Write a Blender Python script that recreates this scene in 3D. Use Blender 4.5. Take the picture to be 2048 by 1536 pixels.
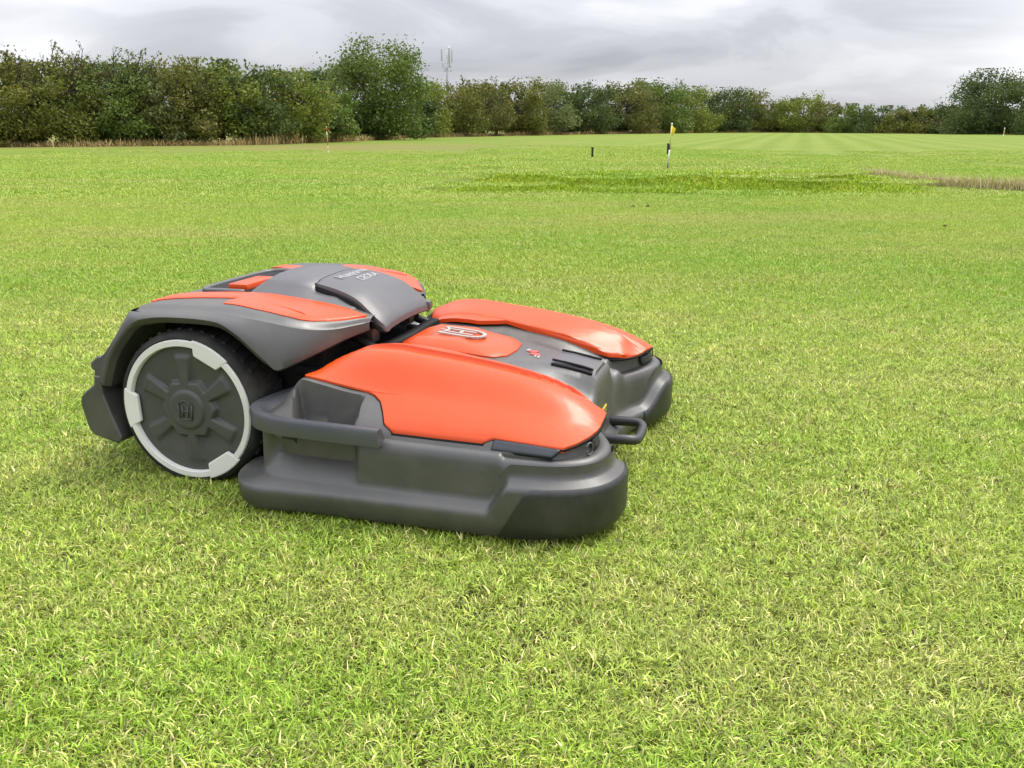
import bpy, bmesh, math, random
import numpy as np
from mathutils import Vector, Matrix
random.seed(7); RNG = np.random.default_rng(11)
for o in list(bpy.data.objects): bpy.data.objects.remove(o)
SC = bpy.context.scene; COL = SC.collection
R = math.radians
# ---------------------------------------------------------------- camera
CAM_H = 0.95
cam = bpy.data.cameras.new('camera'); cam.sensor_width = 36.0; cam.lens = 36.0*1850/2048
cam.clip_start = .05; cam.clip_end = 3000
co = bpy.data.objects.new('camera', cam); COL.objects.link(co)
co.location = (0, 0, CAM_H); co.rotation_euler = (R(90-15.65), 0, 0); SC.camera = co
# ---------------------------------------------------------------- world: overcast sky over a nishita base
SUN_EL, SUN_AZ = 60, 62          # azimuth clockwise from +Y
W = bpy.data.worlds.new('World'); SC.world = W; W.use_nodes = True
nt = W.node_tree; nt.nodes.clear()
def N(tree, typ, **kw):
    n = tree.nodes.new(typ)
    for k, v in kw.items():
        if hasattr(n, k): setattr(n, k, v)
    return n
def setin(n, **kw):
    for k, v in kw.items():
        n.inputs[k.replace('_', ' ')].default_value = v
    return n
def ramp(tree, stops, interp='LINEAR'):
    r = tree.nodes.new('ShaderNodeValToRGB'); r.color_ramp.interpolation = interp
    e = r.color_ramp.elements
    while len(e) < len(stops): e.new(.5)
    for i, (p, c) in enumerate(stops):
        e[i].position = p; e[i].color = (*c, 1) if len(c) == 3 else c
    return r
def math_(tree, op, a, b=None, clamp=False):
    m = tree.nodes.new('ShaderNodeMath'); m.operation = op; m.use_clamp = clamp
    for i, v in enumerate((a, b)):
        if v is None: continue
        if isinstance(v, (int, float)): m.inputs[i].default_value = v
        else: tree.links.new(v, m.inputs[i])
    return m.outputs[0]
def mixc(tree, fac, a, b, blend='MIX'):
    m = tree.nodes.new('ShaderNodeMix'); m.data_type = 'RGBA'; m.blend_type = blend
    for k, v in ((0, fac), (6, a), (7, b)):
        if isinstance(v, (int, float)): m.inputs[k].default_value = v
        elif isinstance(v, tuple): m.inputs[k].default_value = (*v, 1) if len(v) == 3 else v
        else: tree.links.new(v, m.inputs[k])
    return m.outputs[2]
sky = N(nt, 'ShaderNodeTexSky', sky_type='NISHITA', sun_disc=False)
sky.sun_elevation = R(SUN_EL); sky.sun_rotation = R(SUN_AZ)
bg1 = N(nt, 'ShaderNodeBackground'); bg1.inputs[1].default_value = .07
nt.links.new(sky.outputs[0], bg1.inputs[0])
tc = N(nt, 'ShaderNodeTexCoord'); sep = N(nt, 'ShaderNodeSeparateXYZ')
nt.links.new(tc.outputs['Generated'], sep.inputs[0])
zc = math_(nt, 'MAXIMUM', sep.outputs[2], 0.0)
den = math_(nt, 'ADD', zc, .33)
cx = math_(nt, 'DIVIDE', sep.outputs[0], den); cy = math_(nt, 'DIVIDE', sep.outputs[1], den)
cmb = N(nt, 'ShaderNodeCombineXYZ'); nt.links.new(cx, cmb.inputs[0]); nt.links.new(cy, cmb.inputs[1])
mp = N(nt, 'ShaderNodeMapping'); mp.inputs['Location'].default_value = (1.15, 4.3, 0); mp.inputs['Rotation'].default_value = (0, 0, R(-28)); mp.inputs['Scale'].default_value = (.95, 1.25, 1)
nt.links.new(cmb.outputs[0], mp.inputs[0])
nz = N(nt, 'ShaderNodeTexNoise'); setin(nz, Scale=1.9, Detail=7.0, Roughness=.52, Distortion=.4)
nt.links.new(mp.outputs[0], nz.inputs['Vector'])
cr = ramp(nt, [(.28, (.265, .27, .30)), (.43, (.335, .34, .37)), (.55, (.415, .418, .45)), (.70, (.50, .50, .525))], 'EASE')
nt.links.new(nz.outputs['Fac'], cr.inputs[0])
# overcast luminance: brighter overhead (cie overcast, 1 : 3)
lum = math_(nt, 'ADD', math_(nt, 'MULTIPLY', zc, 2.3), .60)
# thinner cloud with brighter light behind it: low over the oaks and over the twiggy trees
def thin(az, el, k, amt):
    d = N(nt, 'ShaderNodeVectorMath'); d.operation = 'DOT_PRODUCT'; nt.links.new(tc.outputs['Generated'], d.inputs[0])
    d.inputs[1].default_value = (math.sin(R(az))*math.cos(R(el)), math.cos(R(az))*math.cos(R(el)), math.sin(R(el)))
    return math_(nt, 'MULTIPLY', math_(nt, 'POWER', math_(nt, 'MAXIMUM', d.outputs['Value'], 0.), k), amt)
glow = math_(nt, 'ADD', thin(33, 2.5, 160., .8), thin(-27, 5., 260., .42))
ccol = mixc(nt, math_(nt, 'MULTIPLY', glow, math_(nt, 'ADD', nz.outputs['Fac'], .45), True), cr.outputs[0], (.86, .86, .88))
bg2 = N(nt, 'ShaderNodeBackground'); nt.links.new(ccol, bg2.inputs[0]); nt.links.new(lum, bg2.inputs[1])
ms = N(nt, 'ShaderNodeMixShader'); ms.inputs[0].default_value = .93
nt.links.new(bg1.outputs[0], ms.inputs[1]); nt.links.new(bg2.outputs[0], ms.inputs[2])
wo = N(nt, 'ShaderNodeOutputWorld'); nt.links.new(ms.outputs[0], wo.inputs[0])
# ---------------------------------------------------------------- sun
sl = bpy.data.lights.new('sun', 'SUN'); sl.energy = 1.5; sl.angle = R(24); sl.color = (1, .95, .86)
so = bpy.data.objects.new('sun', sl); COL.objects.link(so)
sd = Vector((math.sin(R(SUN_AZ))*math.cos(R(SUN_EL)), math.cos(R(SUN_AZ))*math.cos(R(SUN_EL)), math.sin(R(SUN_EL))))
so.rotation_euler = (-sd).to_track_quat('-Z', 'Y').to_euler(); so.location = (0, 0, 20)
vs = SC.view_settings; vs.view_transform = 'Standard'; vs.look = 'None'; vs.exposure = 1.22; vs.gamma = 1; vs.use_curve_mapping = False
SC.render.engine = 'CYCLES'; SC.render.resolution_x = 1024; SC.render.resolution_y = 768
SC.cycles.max_bounces = 8; SC.cycles.transparent_max_bounces = 8

# ---------------------------------------------------------------- helpers
def tag(o, label=None, cat=None, group=None, kind=None):
    for k, v in (('label', label), ('category', cat), ('group', group), ('kind', kind)):
        if v: o[k] = v
    return o
def empty(name, loc=(0, 0, 0), rz=0, parent=None):
    o = bpy.data.objects.new(name, None); COL.objects.link(o); o.location = loc; o.rotation_euler = (0, 0, rz); o.parent = parent
    o.empty_display_size = .1
    return o
def link_mesh(name, me, mat, parent=None):
    o = bpy.data.objects.new(name, me); COL.objects.link(o); o.parent = parent
    if mat and not me.materials: me.materials.append(mat)
    return o
def mesh(name, V, F, mat, parent=None, smooth=True, angle=None, double=False, flip=False):
    me = bpy.data.meshes.new(name); me.from_pydata([tuple(map(float, v)) for v in V], [], [tuple(f) for f in F])
    bm = bmesh.new(); bm.from_mesh(me)
    if double: bmesh.ops.remove_doubles(bm, verts=bm.verts, dist=1e-5)
    bmesh.ops.recalc_face_normals(bm, faces=bm.faces)
    if flip: bmesh.ops.reverse_faces(bm, faces=bm.faces)
    bm.to_mesh(me); bm.free()
    if smooth:
        me.polygons.foreach_set('use_smooth', [True]*len(me.polygons))
        if angle: me.set_sharp_from_angle(angle=R(angle))
    return link_mesh(name, me, mat, parent)
def pchip(xs, ys, x):
    xs = np.asarray(xs, float); ys = np.asarray(ys, float); x = np.clip(x, xs[0], xs[-1])
    h = np.diff(xs); d = np.diff(ys)/h; m = np.zeros(len(xs))
    for i in range(1, len(xs)-1):
        if d[i-1]*d[i] > 0:
            w1 = 2*h[i]+h[i-1]; w2 = h[i]+2*h[i-1]; m[i] = (w1+w2)/(w1/d[i-1]+w2/d[i])
    m[0] = d[0]; m[-1] = d[-1]
    k = np.clip(np.searchsorted(xs, x)-1, 0, len(xs)-2); t = (x-xs[k])/h[k]
    return (2*t**3-3*t**2+1)*ys[k]+(t**3-2*t**2+t)*h[k]*m[k]+(-2*t**3+3*t**2)*ys[k+1]+(t**3-t**2)*h[k]*m[k+1]
def smooth01(a, b, x):
    t = np.clip((x-a)/(b-a), 0, 1); return t*t*(3-2*t)
def catmull(P, n):
    P = np.asarray(P, float); Q = np.vstack([2*P[0]-P[1], P, 2*P[-1]-P[-2]]); out = []
    seg = len(P)-1
    for i in range(n+1):
        u = i/n*seg; k = min(int(u), seg-1); t = u-k
        a, b, c, d = Q[k:k+4]
        out.append(.5*((2*b)+(c-a)*t+(2*a-5*b+4*c-d)*t*t+(3*b-a-3*c+d)*t**3))
    return np.array(out)
def grid_faces(nu, nv, off=0, close_u=False, close_v=False):
    F = []
    for i in range(nu if close_u else nu-1):
        for j in range(nv if close_v else nv-1):
            a = i*nv+j; b = ((i+1) % nu)*nv+j; c = ((i+1) % nu)*nv+(j+1) % nv; d = i*nv+(j+1) % nv
            F.append((off+a, off+b, off+c, off+d))
    return F
def slab(G, depth=.01, mir=1, dirn=(0, 0, -1)):
    """a grid of points (nu,nv,3) closed by a rim going down and a bottom: a thin solid panel"""
    G = np.array(G, float); G[..., 1] *= mir; nu, nv = G.shape[:2]
    top = G.reshape(-1, 3); bot = top+np.array(dirn)*depth
    V = np.vstack([top, bot]); n = nu*nv; F = grid_faces(nu, nv)
    F += [tuple(n+q for q in reversed(f)) for f in F]
    loop = [j for j in range(nv)]+[i*nv+nv-1 for i in range(1, nu)]+[(nu-1)*nv+j for j in range(nv-2, -1, -1)]+[i*nv for i in range(nu-2, 0, -1)]
    for a, b in zip(loop, loop[1:]+loop[:1]): F.append((a, b, b+n, a+n))
    return V, F
def tube(path, rad, ns=8, cap=True):
    path = np.asarray(path, float); n = len(path)
    rad = np.full(n, rad) if np.isscalar(rad) else np.asarray(rad)
    V = []; F = []; up = np.array([.13, .21, 1.])
    for i in range(n):
        t = path[min(i+1, n-1)]-path[max(i-1, 0)]; t = t/(np.linalg.norm(t)+1e-9)
        a = np.cross(t, up)
        if np.linalg.norm(a) < 1e-3: a = np.cross(t, (1, 0, 0))
        a /= np.linalg.norm(a); b = np.cross(t, a)
        for k in range(ns):
            q = 2*math.pi*k/ns; V.append(path[i]+rad[i]*(math.cos(q)*a+math.sin(q)*b))
    F = grid_faces(n, ns, close_v=True)
    if cap: F += [tuple(range(ns)), tuple(reversed(range((n-1)*ns, n*ns)))]
    return V, F
def sweep(path, prof, upz=True):
    """closed profile (n,z) swept along a horizontal path; n is the outward (right hand) normal"""
    path = np.asarray(path, float); n = len(path); V = []
    for i in range(n):
        t = path[min(i+1, n-1)]-path[max(i-1, 0)]; t[2] = 0; t /= np.linalg.norm(t); nn = np.array([t[1], -t[0], 0])
        for a, z in prof: V.append(path[i]+nn*a+np.array([0, 0, z]))
    k = len(prof); F = grid_faces(n, k, close_v=True)+[tuple(range(k)), tuple(reversed(range((n-1)*k, n*k)))]
    return V, F
def box(c, s, bev=.0):
    c = np.array(c, float); s = np.array(s, float)/2
    bm = bmesh.new(); bmesh.ops.create_cube(bm, size=1)
    for v in bm.verts: v.co = Vector(c+np.array(v.co)*2*s)
    if bev: bmesh.ops.bevel(bm, geom=list(bm.edges), offset=bev, segments=2, affect='EDGES', profile=.6)
    bm.verts.index_update(); V = [tuple(v.co) for v in bm.verts]; F = [tuple(v.index for v in f.verts) for f in bm.faces]; bm.free()
    return V, F
def prism(poly, thick, plane='xz', at=0):
    """polygon extruded: in xz along y, or in xy along z"""
    n = len(poly)
    if plane == 'xz': V = [(x, at, z) for x, z in poly]+[(x, at+thick, z) for x, z in poly]
    else: V = [(x, y, at) for x, y in poly]+[(x, y, at+thick) for x, y in poly]
    F = [tuple(range(n)), tuple(range(2*n-1, n-1, -1))]+[(i, (i+1) % n, (i+1) % n+n, i+n) for i in range(n)]
    return V, F
def join(*parts):
    V = []; F = []
    for v, f in parts:
        o = len(V); V += [tuple(q) for q in v]; F += [tuple(o+i for i in t) for t in f]
    return V, F

# ---------------------------------------------------------------- materials
def mat_new(name):
    m = bpy.data.materials.new(name); m.use_nodes = True; t = m.node_tree; b = t.nodes['Principled BSDF']; return m, t, b
def plastic(name, col, rough, spec=.5, coat=0, bump=.0, bscale=900, mottled=.0, metallic=0, dust=0.0):
    m, t, b = mat_new(name)
    b.inputs['Base Color'].default_value = (*col, 1); b.inputs['Roughness'].default_value = rough
    b.inputs['Specular IOR Level'].default_value = spec; b.inputs['Metallic'].default_value = metallic
    if coat: b.inputs['Coat Weight'].default_value = coat; b.inputs['Coat Roughness'].default_value = .12
    tc = N(t, 'ShaderNodeTexCoord')
    if bump:
        n = N(t, 'ShaderNodeTexNoise'); setin(n, Scale=float(bscale), Detail=2.0); t.links.new(tc.outputs['Object'], n.inputs['Vector'])
        bp = N(t, 'ShaderNodeBump'); bp.inputs['Strength'].default_value = bump; bp.inputs['Distance'].default_value = .0006
        t.links.new(n.outputs[0], bp.inputs['Height']); t.links.new(bp.outputs[0], b.inputs['Normal'])
    n2 = N(t, 'ShaderNodeTexNoise'); setin(n2, Scale=9.0, Detail=6.0, Roughness=.65); t.links.new(tc.outputs['Object'], n2.inputs['Vector'])
    rr = N(t, 'ShaderNodeMapRange'); rr.inputs['To Min'].default_value = max(0, rough-.07); rr.inputs['To Max'].default_value = rough+.09
    rr.inputs['From Min'].default_value = .3; rr.inputs['From Max'].default_value = .7
    t.links.new(n2.outputs[0], rr.inputs[0]); t.links.new(rr.outputs[0], b.inputs['Roughness'])
    if dust:
        n3 = N(t, 'ShaderNodeTexNoise'); setin(n3, Scale=260.0, Detail=3.0); t.links.new(tc.outputs['Object'], n3.inputs['Vector'])
        r3 = ramp(t, [(.70, (0, 0, 0)), (.78, (1, 1, 1))]); t.links.new(n3.outputs[0], r3.inputs[0])
        r4 = ramp(t, [(.45, (0, 0, 0)), (.75, (1, 1, 1))]); t.links.new(n2.outputs[0], r4.inputs[0])
        fac = math_(t, 'MULTIPLY', math_(t, 'ADD', math_(t, 'MULTIPLY', r3.outputs[0], .7), r4.outputs[0]), dust, True)
        t.links.new(mixc(t, fac, col, (.22, .2, .15)), b.inputs['Base Color'])
    return m
M = {}
M['orange'] = plastic('orange_paint', (.60, .060, .004), .36, .35, coat=.10, dust=.05)
M['grey'] = plastic('grey_plastic', (.048, .048, .044), .43, .85, bump=.35, dust=.18)
M['grey_light'] = plastic('cover_grey_plastic', (.068, .067, .071), .42, .8, bump=.3, dust=.12)
M['bluegrey'] = plastic('handle_grey_plastic', (.055, .058, .068), .38, .85, bump=.3, dust=.08)
M['black'] = plastic('black_plastic', (.016, .017, .019), .45, .5, dust=.08)
M['bumper'] = plastic('bumper_rubber', (.013, .014, .016), .42, .7, bump=.3, dust=.1)
M['void'] = plastic('chassis_black', (.008, .008, .008), .7, .3)
M['tyre'] = plastic('tyre_rubber', (.022, .022, .021), .75, .3, bump=.5, bscale=300, dust=.25)
M['white'] = plastic('white_plastic', (.70, .70, .65), .45, .5, dust=.14)
M['hub'] = plastic('hub_plastic', (.058, .060, .053), .5, .5, bump=.3, dust=.12)
M['chrome'] = plastic('badge_silver', (.42, .37, .32), .35, .5, metallic=.3)
M['trim'] = plastic('gloss_trim', (.03, .034, .042), .22, .5)
M['text'] = plastic('raised_lettering', (.30, .30, .31), .45, .5)
M['red'] = plastic('red_print', (.6, .06, .04), .4, .5)
M['yellow'] = plastic('yellow_print', (.62, .5, .05), .4, .5)

# ---------------------------------------------------------------- ground
def bank_front(X):      # y of the foot of the raised green's bank
    return 13.55+.05*np.sin(X*1.7)-.012*(X-2.5)**2*0+.10*np.sin(X*.6+1)
def ground_z(X, Y):
    X = np.asarray(X, float); Y = np.asarray(Y, float)
    side = smooth01(-1.5, .3, X)*(1-smooth01(4.8, 6.8, X))
    f = bank_front(X)
    bank = .24*smooth01(0, 1.0, Y-f)*(1-smooth01(12, 40, Y-f))*side
    und = .02*np.sin(X*.35+1.3)*np.sin(Y*.22)*smooth01(5, 14, Y)*(1-smooth01(60, 90, Y))
    b2 = .10*smooth01(0, .9, Y-21.6)*(1-smooth01(2, 9, Y-21.6))*smooth01(11.2, 12.8, X)
    return bank+und+b2
gy = np.unique(np.concatenate([np.linspace(-40, 0, 9), np.linspace(0, 12, 25), np.linspace(12, 18, 61), np.linspace(18, 45, 55), np.linspace(45, 150, 22), np.array([200, 300, 500, 900, 1500.])]))
gx = np.unique(np.concatenate([-np.array([1500, 900, 500, 300, 150, 80, 50.]), np.linspace(-40, -4, 25), np.linspace(-4, 10, 71), np.linspace(10, 40, 31), np.array([50, 80, 150, 300, 500, 900, 1500.])]))
GX, GY = np.meshgrid(gx, gy, indexing='ij')
GV = np.stack([GX, GY, ground_z(GX, GY)], -1).reshape(-1, 3)
def lawn_colour(t, geo_pos, gain=1.0):
    """colour of the turf by place: lime sward, yellow dry patches, deeper green patches, mown lines on the far green"""
    def noise(scale, det=4., rough=.55, vec=None, dist=0.):
        n = N(t, 'ShaderNodeTexNoise'); setin(n, Scale=scale, Detail=det, Roughness=rough, Distortion=dist); t.links.new(vec or geo_pos, n.inputs['Vector']); return n.outputs[0]
    big = noise(.28, 3.); mid = noise(1.7, 4.); sm = noise(7., 4.)
    m = N(t, 'ShaderNodeMapping'); m.inputs['Scale'].default_value = (.30, 1.5, 1); t.links.new(geo_pos, m.inputs[0])
    streak = noise(.55, 5., .6, m.outputs[0], .4)
    c = mixc(t, ramp_fac(t, big, .38, .62), (.150, .236, .020), (.190, .256, .030))
    c = mixc(t, math_(t, 'MULTIPLY', ramp_fac(t, streak, .46, .68), .75), c, (.232, .250, .062))
    c = mixc(t, math_(t, 'MULTIPLY', ramp_fac(t, mid, .56, .74), .5), c, (.120, .195, .024))
    c = mixc(t, math_(t, 'MULTIPLY', ramp_fac(t, sm, .58, .74), .45), c, (.300, .265, .085))
    vm = N(t, 'ShaderNodeVectorMath'); vm.operation = 'SCALE'; t.links.new(c, vm.inputs[0]); vm.inputs['Scale'].default_value = gain
    return vm.outputs[0]
def ramp_fac(t, sock, a, b):
    r = N(t, 'ShaderNodeMapRange'); r.interpolation_type = 'SMOOTHSTEP'
    r.inputs['From Min'].default_value = a; r.inputs['From Max'].default_value = b; t.links.new(sock, r.inputs[0]); return r.outputs[0]
def ground_material():
    m, t, b = mat_new('turf')
    g = N(t, 'ShaderNodeNewGeometry'); pos = g.outputs['Position']
    sepp = N(t, 'ShaderNodeSeparateXYZ'); t.links.new(pos, sepp.inputs[0])
    c = lawn_colour(t, pos, .78)
    n = N(t, 'ShaderNodeTexNoise'); setin(n, Scale=55.0, Detail=5.0, Roughness=.7); t.links.new(pos, n.inputs['Vector'])
    # between the blades near by: earth and thatch; beyond: the closed sward
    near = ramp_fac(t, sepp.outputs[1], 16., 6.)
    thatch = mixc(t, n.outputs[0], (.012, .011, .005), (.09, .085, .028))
    c = mixc(t, math_(t, 'MULTIPLY', ramp_fac(t, n.outputs[0], .40, .72), .55), c, mixc(t, .5, c, (.10, .15, .014)))
    # mowing lines
    wv = N(t, 'ShaderNodeTexWave'); wv.wave_type = 'BANDS'; wv.bands_direction = 'X'; setin(wv, Scale=.19, Distortion=1.2, Detail=2.0)
    wm = N(t, 'ShaderNodeMapping'); wm.inputs['Rotation'].default_value = (0, 0, R(17)); t.links.new(pos, wm.inputs[0]); t.links.new(wm.outputs[0], wv.inputs['Vector'])
    farm = math_(t, 'MULTIPLY', ramp_fac(t, sepp.outputs[1], 18., 30.), ramp_fac(t, sepp.outputs[0], -4., 6.))
    c = mixc(t, math_(t, 'MULTIPLY', math_(t, 'MULTIPLY', wv.outputs['Fac'], farm), .38), c, (.215, .265, .055))
    # longer greener grass on the bank face
    mulb = N(t, 'ShaderNodeAttribute'); mulb.attribute_name = 'bank'
    nb = N(t, 'ShaderNodeTexNoise'); setin(nb, Scale=2.2, Detail=5.0, Roughness=.7); t.links.new(pos, nb.inputs['Vector'])
    cb = ramp(t, [(.35, (.15, .24, .016)), (.52, (.20, .285, .022)), (.68, (.30, .29, .04))]); t.links.new(nb.outputs[0], cb.inputs[0])
    c = mixc(t, math_(t, 'MULTIPLY', mulb.outputs['Fac'], .9), c, cb.outputs[0])
    dry = N(t, 'ShaderNodeAttribute'); dry.attribute_name = 'dry'
    c = mixc(t, math_(t, 'MULTIPLY', dry.outputs['Fac'], .75), c, (.19, .15, .055))
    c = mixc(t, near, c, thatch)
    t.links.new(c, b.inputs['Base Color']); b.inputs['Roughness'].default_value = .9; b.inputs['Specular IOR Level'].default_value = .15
    bp = N(t, 'ShaderNodeBump'); bp.inputs['Strength'].default_value = .5; bp.inputs['Distance'].default_value = .05
    n2 = N(t, 'ShaderNodeTexNoise'); setin(n2, Scale=14.0, Detail=6.0, Roughness=.75); t.links.new(pos, n2.inputs['Vector'])
    t.links.new(n2.outputs[0], bp.inputs['Height']); t.links.new(bp.outputs[0], b.inputs['Normal'])
    return m
M['turf'] = ground_material()
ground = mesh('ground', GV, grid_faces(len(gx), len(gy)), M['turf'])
tag(ground, 'wide mown lawn field running up to the hedge', None, None, 'structure')
me = ground.data
if me.polygons[0].normal.z < 0: me.flip_normals()
vv = np.zeros(len(me.vertices)*3); me.vertices.foreach_get('co', vv); vv = vv.reshape(-1, 3)
eps = .12
slope = (ground_z(vv[:, 0], vv[:, 1]+eps)-ground_z(vv[:, 0], vv[:, 1]-eps))/(2*eps)
bk = np.clip((slope-.05)/.07, 0, 1)
a = me.attributes.new('bank', 'FLOAT', 'POINT'); a.data.foreach_set('value', bk)
# hedge line: foot of the hedge in plan, from the left round to the right
HEDGE = np.array([(-60, 37), (-40, 39.5), (-23.7, 43), (-17.5, 45.5), (-12, 49), (-9.5, 59), (-7.4, 74), (-2, 85), (3, 93), (9, 103), (17, 112), (27, 122), (34, 124), (40, 117), (47, 106), (53, 96), (64, 80)], float)
def hedge_y(X): return pchip(HEDGE[:, 0], HEDGE[:, 1], X)
dr = smooth01(-7.5, -2.0, vv[:, 1]-hedge_y(vv[:, 0]))*(vv[:, 1] > 30)
dr2 = np.exp(-((vv[:, 0]+7.2)/7.5)**2)*np.exp(-((vv[:, 1]-42)/7.)**2)*.9      # dry ground before the round tree
a = me.attributes.new('dry', 'FLOAT', 'POINT'); a.data.foreach_set('value', np.clip(np.maximum(dr*.75, dr2), 0, 1))

# ================================================================ robotic mower
# local frame: x forward (towards the cutting deck), y across, z up; near side is -y
MW = empty('robotic_mower', (.183, 2.558, 0), R(-16.5))
tag(MW, 'orange and grey robotic lawn mower with wide two-humped cutting deck standing on the lawn', 'robot mower')
DK = None
# ---- deck plan outline (boundary of the top skin): front edge from the middle out, side, rear
FRONT = catmull([(.062, 0), (.064, .10), (.072, .18), (.092, .25), (.128, .32), (.155, .38), (.166, .43), (.160, .48), (.138, .522), (.095, .550), (.04, .562), (-.02, .565)], 44)
REAR = catmull([(-.50, .565), (-.60, .562), (-.655, .545), (-.684, .512), (-.690, .47), (-.680, .42), (-.664, .36), (-.657, .25), (-.657, 0)], 34)
WI = np.maximum.accumulate(FRONT[:, 1]+np.arange(len(FRONT))*1e-6); XF = FRONT[:, 0]
XR = np.interp(WI, REAR[::-1, 1], REAR[::-1, 0])
WC = [0, .085, .115, .165, .205, .235, .30, .37, .474, .52, .55, .565]
XS = [-.71, -.66, -.60, -.54, -.47, -.39, -.355, -.32, -.22, -.10, 0, .06, .11, .15, .17]
TT = np.array([
 # 0    .085  .115  .165  .205  .235  .30   .37   .474  .52   .55   .565
 [.140, .140, .140, .145, .155, .170, .185, .200, .226, .226, .222, .217],   # -.71
 [.150, .150, .150, .155, .165, .185, .215, .240, .268, .256, .236, .219],   # -.66
 [.200, .200, .200, .205, .225, .255, .296, .324, .330, .290, .244, .220],   # -.60
 [.315, .315, .315, .318, .328, .338, .354, .362, .322, .286, .243, .220],   # -.54
 [.342, .342, .342, .344, .349, .359, .373, .384, .310, .278, .243, .220],   # -.47
 [.340, .340, .340, .342, .348, .359, .374, .386, .303, .270, .242, .221],   # -.39
 [.337, .337, .337, .339, .345, .356, .371, .383, .302, .268, .242, .221],   # -.355
 [.334, .334, .334, .336, .342, .353, .367, .379, .301, .268, .242, .220],   # -.32
 [.324, .324, .323, .320, .325, .337, .355, .368, .297, .266, .240, .218],   # -.22
 [.310, .309, .304, .294, .302, .315, .337, .351, .289, .262, .238, .216],   # -.10
 [.296, .294, .270, .246, .263, .282, .314, .331, .278, .254, .233, .214],   # 0
 [.284, .282, .245, .224, .237, .254, .290, .313, .268, .247, .229, .213],   # .06
 [.275, .273, .230, .212, .223, .237, .264, .291, .256, .239, .225, .212],   # .11
 [.270, .268, .226, .208, .216, .227, .247, .267, .244, .232, .220, .211],   # .15
 [.268, .266, .224, .208, .222, .232, .241, .250, .236, .228, .218, .211]])
_cache = {}
_xg = np.linspace(-.72, .18, 361); _Tg = np.array([pchip(XS, TT[:, k], _xg) for k in range(len(WC))]).T
def Th(x, w):
    k = int(np.clip(round((x+.72)/.0025), 0, 360)); return float(pchip(WC, _Tg[k], np.array([w]))[0])
def Tn(x, w):      # the shell: the same skin with the grip recess sunk into the rear outer corner
    z = Th(x, w); m_ = float(smooth01(.484, .4905, w)*smooth01(-.615, -.598, x)*(1-smooth01(-.445, -.428, x)))
    return z*(1-m_)+min(z, .219)*m_
def xf_at(w): return float(np.interp(w, WI, XF))
NT = 112
tt = np.linspace(0, 1, NT); tt = tt-.12*np.sin(2*math.pi*tt)/(2*math.pi)*1.0
def shell_grid():
    # fine columns across
    ws = np.unique(np.concatenate([np.linspace(0, .2, 15), np.linspace(.2, .3, 12), np.linspace(.3, .45, 14), np.linspace(.45, .48, 6), np.linspace(.4825, .493, 8), WI[WI > .45]]))
    ws = ws[np.concatenate([[True], np.diff(ws) > .0012])]; ws[-1] = .565
    G = np.zeros((len(ws), NT, 3))
    for i, w in enumerate(ws):
        xf = np.interp(w, WI, XF); xr = np.interp(w, REAR[::-1, 1], REAR[::-1, 0])
        if i == len(ws)-1: xf, xr = -.02, -.50
        for j, t in enumerate(tt):
            x = xr+(xf-xr)*t; z = Tn(x, w)
            df = xf-x
            if w > .2:     # recessed lamp fascia under the hood lip
                k = smooth01(.20, .24, w); z = z+k*(1-smooth01(.020, .032, df))*(.206-z)
            G[i, j] = (x, w, z)
    return G
SG = shell_grid(); nW = SG.shape[0]
BND = [SG[i, NT-1] for i in range(nW)]+[SG[nW-1, j] for j in range(NT-2, -1, -1)]+[SG[i, 0] for i in range(nW-2, -1, -1)]
BND = np.array(BND)
def resample(P, step):
    d = np.concatenate([[0], np.cumsum(np.linalg.norm(np.diff(P[:, :2], axis=0), axis=1))])
    return P, d
def bnormals(P):
    n = np.zeros((len(P), 2))
    for i in range(len(P)):
        a = P[max(i-2, 0), :2]; b = P[min(i+2, len(P)-1), :2]; t = b-a
        t /= np.linalg.norm(t)+1e-9; n[i] = (t[1], -t[0])
    n[0] = (1, 0); n[-1] = (-1, 0)
    for _ in range(5):
        n[1:-1] = (n[:-2]+n[1:-1]*2+n[2:])/4; n /= np.linalg.norm(n, axis=1)[:, None]
    return n
BN = bnormals(BND)
if BN[len(BN)//2, 1] < 0: BN[1:-1] *= -1
BLEN = resample(BND, 0)[1]
def ledge(P):     # height of the skirt step: raised round the front corners
    x, w = P[0], P[1]
    side = smooth01(-.075, -.015, x)*smooth01(.30, .40, w)
    fr = smooth01(.235, .315, w) if x > .04 else 1
    return .086+.068*side*fr
def scoop(x):     # hand recess under the rear corner grip
    return smooth01(-.675, -.64, x)*(1-smooth01(-.44, -.40, x))
def wall_rows(i, dd=0.0):
    P = BND[i]; z0 = P[2]; zl = ledge(P); bot = .024+.014*smooth01(0, .15, P[0])
    s = scoop(P[0]) if P[1] > .45 else 0
    rows = [(0, z0), (.009, z0-.003), (.017, z0-.011), (.021, z0-.028), (.0225, z0-.046), (.024, max(.145, zl+.045)), (.0248, zl+.028), (.0265, zl+.016), (.031, zl+.0105), (.050, zl+.0005), (.0555, zl-.005), (.0575, zl-.015), (.0565, .062), (.053, bot+.012), (.046, bot), (.02, bot+.004), (-.03, bot+.02)]
    out = []
    for j_, (d, z) in enumerate(rows):
        k = s*smooth01(.105, .135, z)*(1-smooth01(.192, .20, z))
        fl = .036*float(smooth01(-.56, -.67, P[0])*smooth01(.38, .46, P[1])*smooth01(.027, .050, d)) if j_ > 5 else 0
        out.append((d-.045*k+dd+fl, z))
    return out
def wall_point(i, d, z):
    return np.array([BND[i, 0]+BN[i, 0]*d, BND[i, 1]+BN[i, 1]*d, z])
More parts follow.
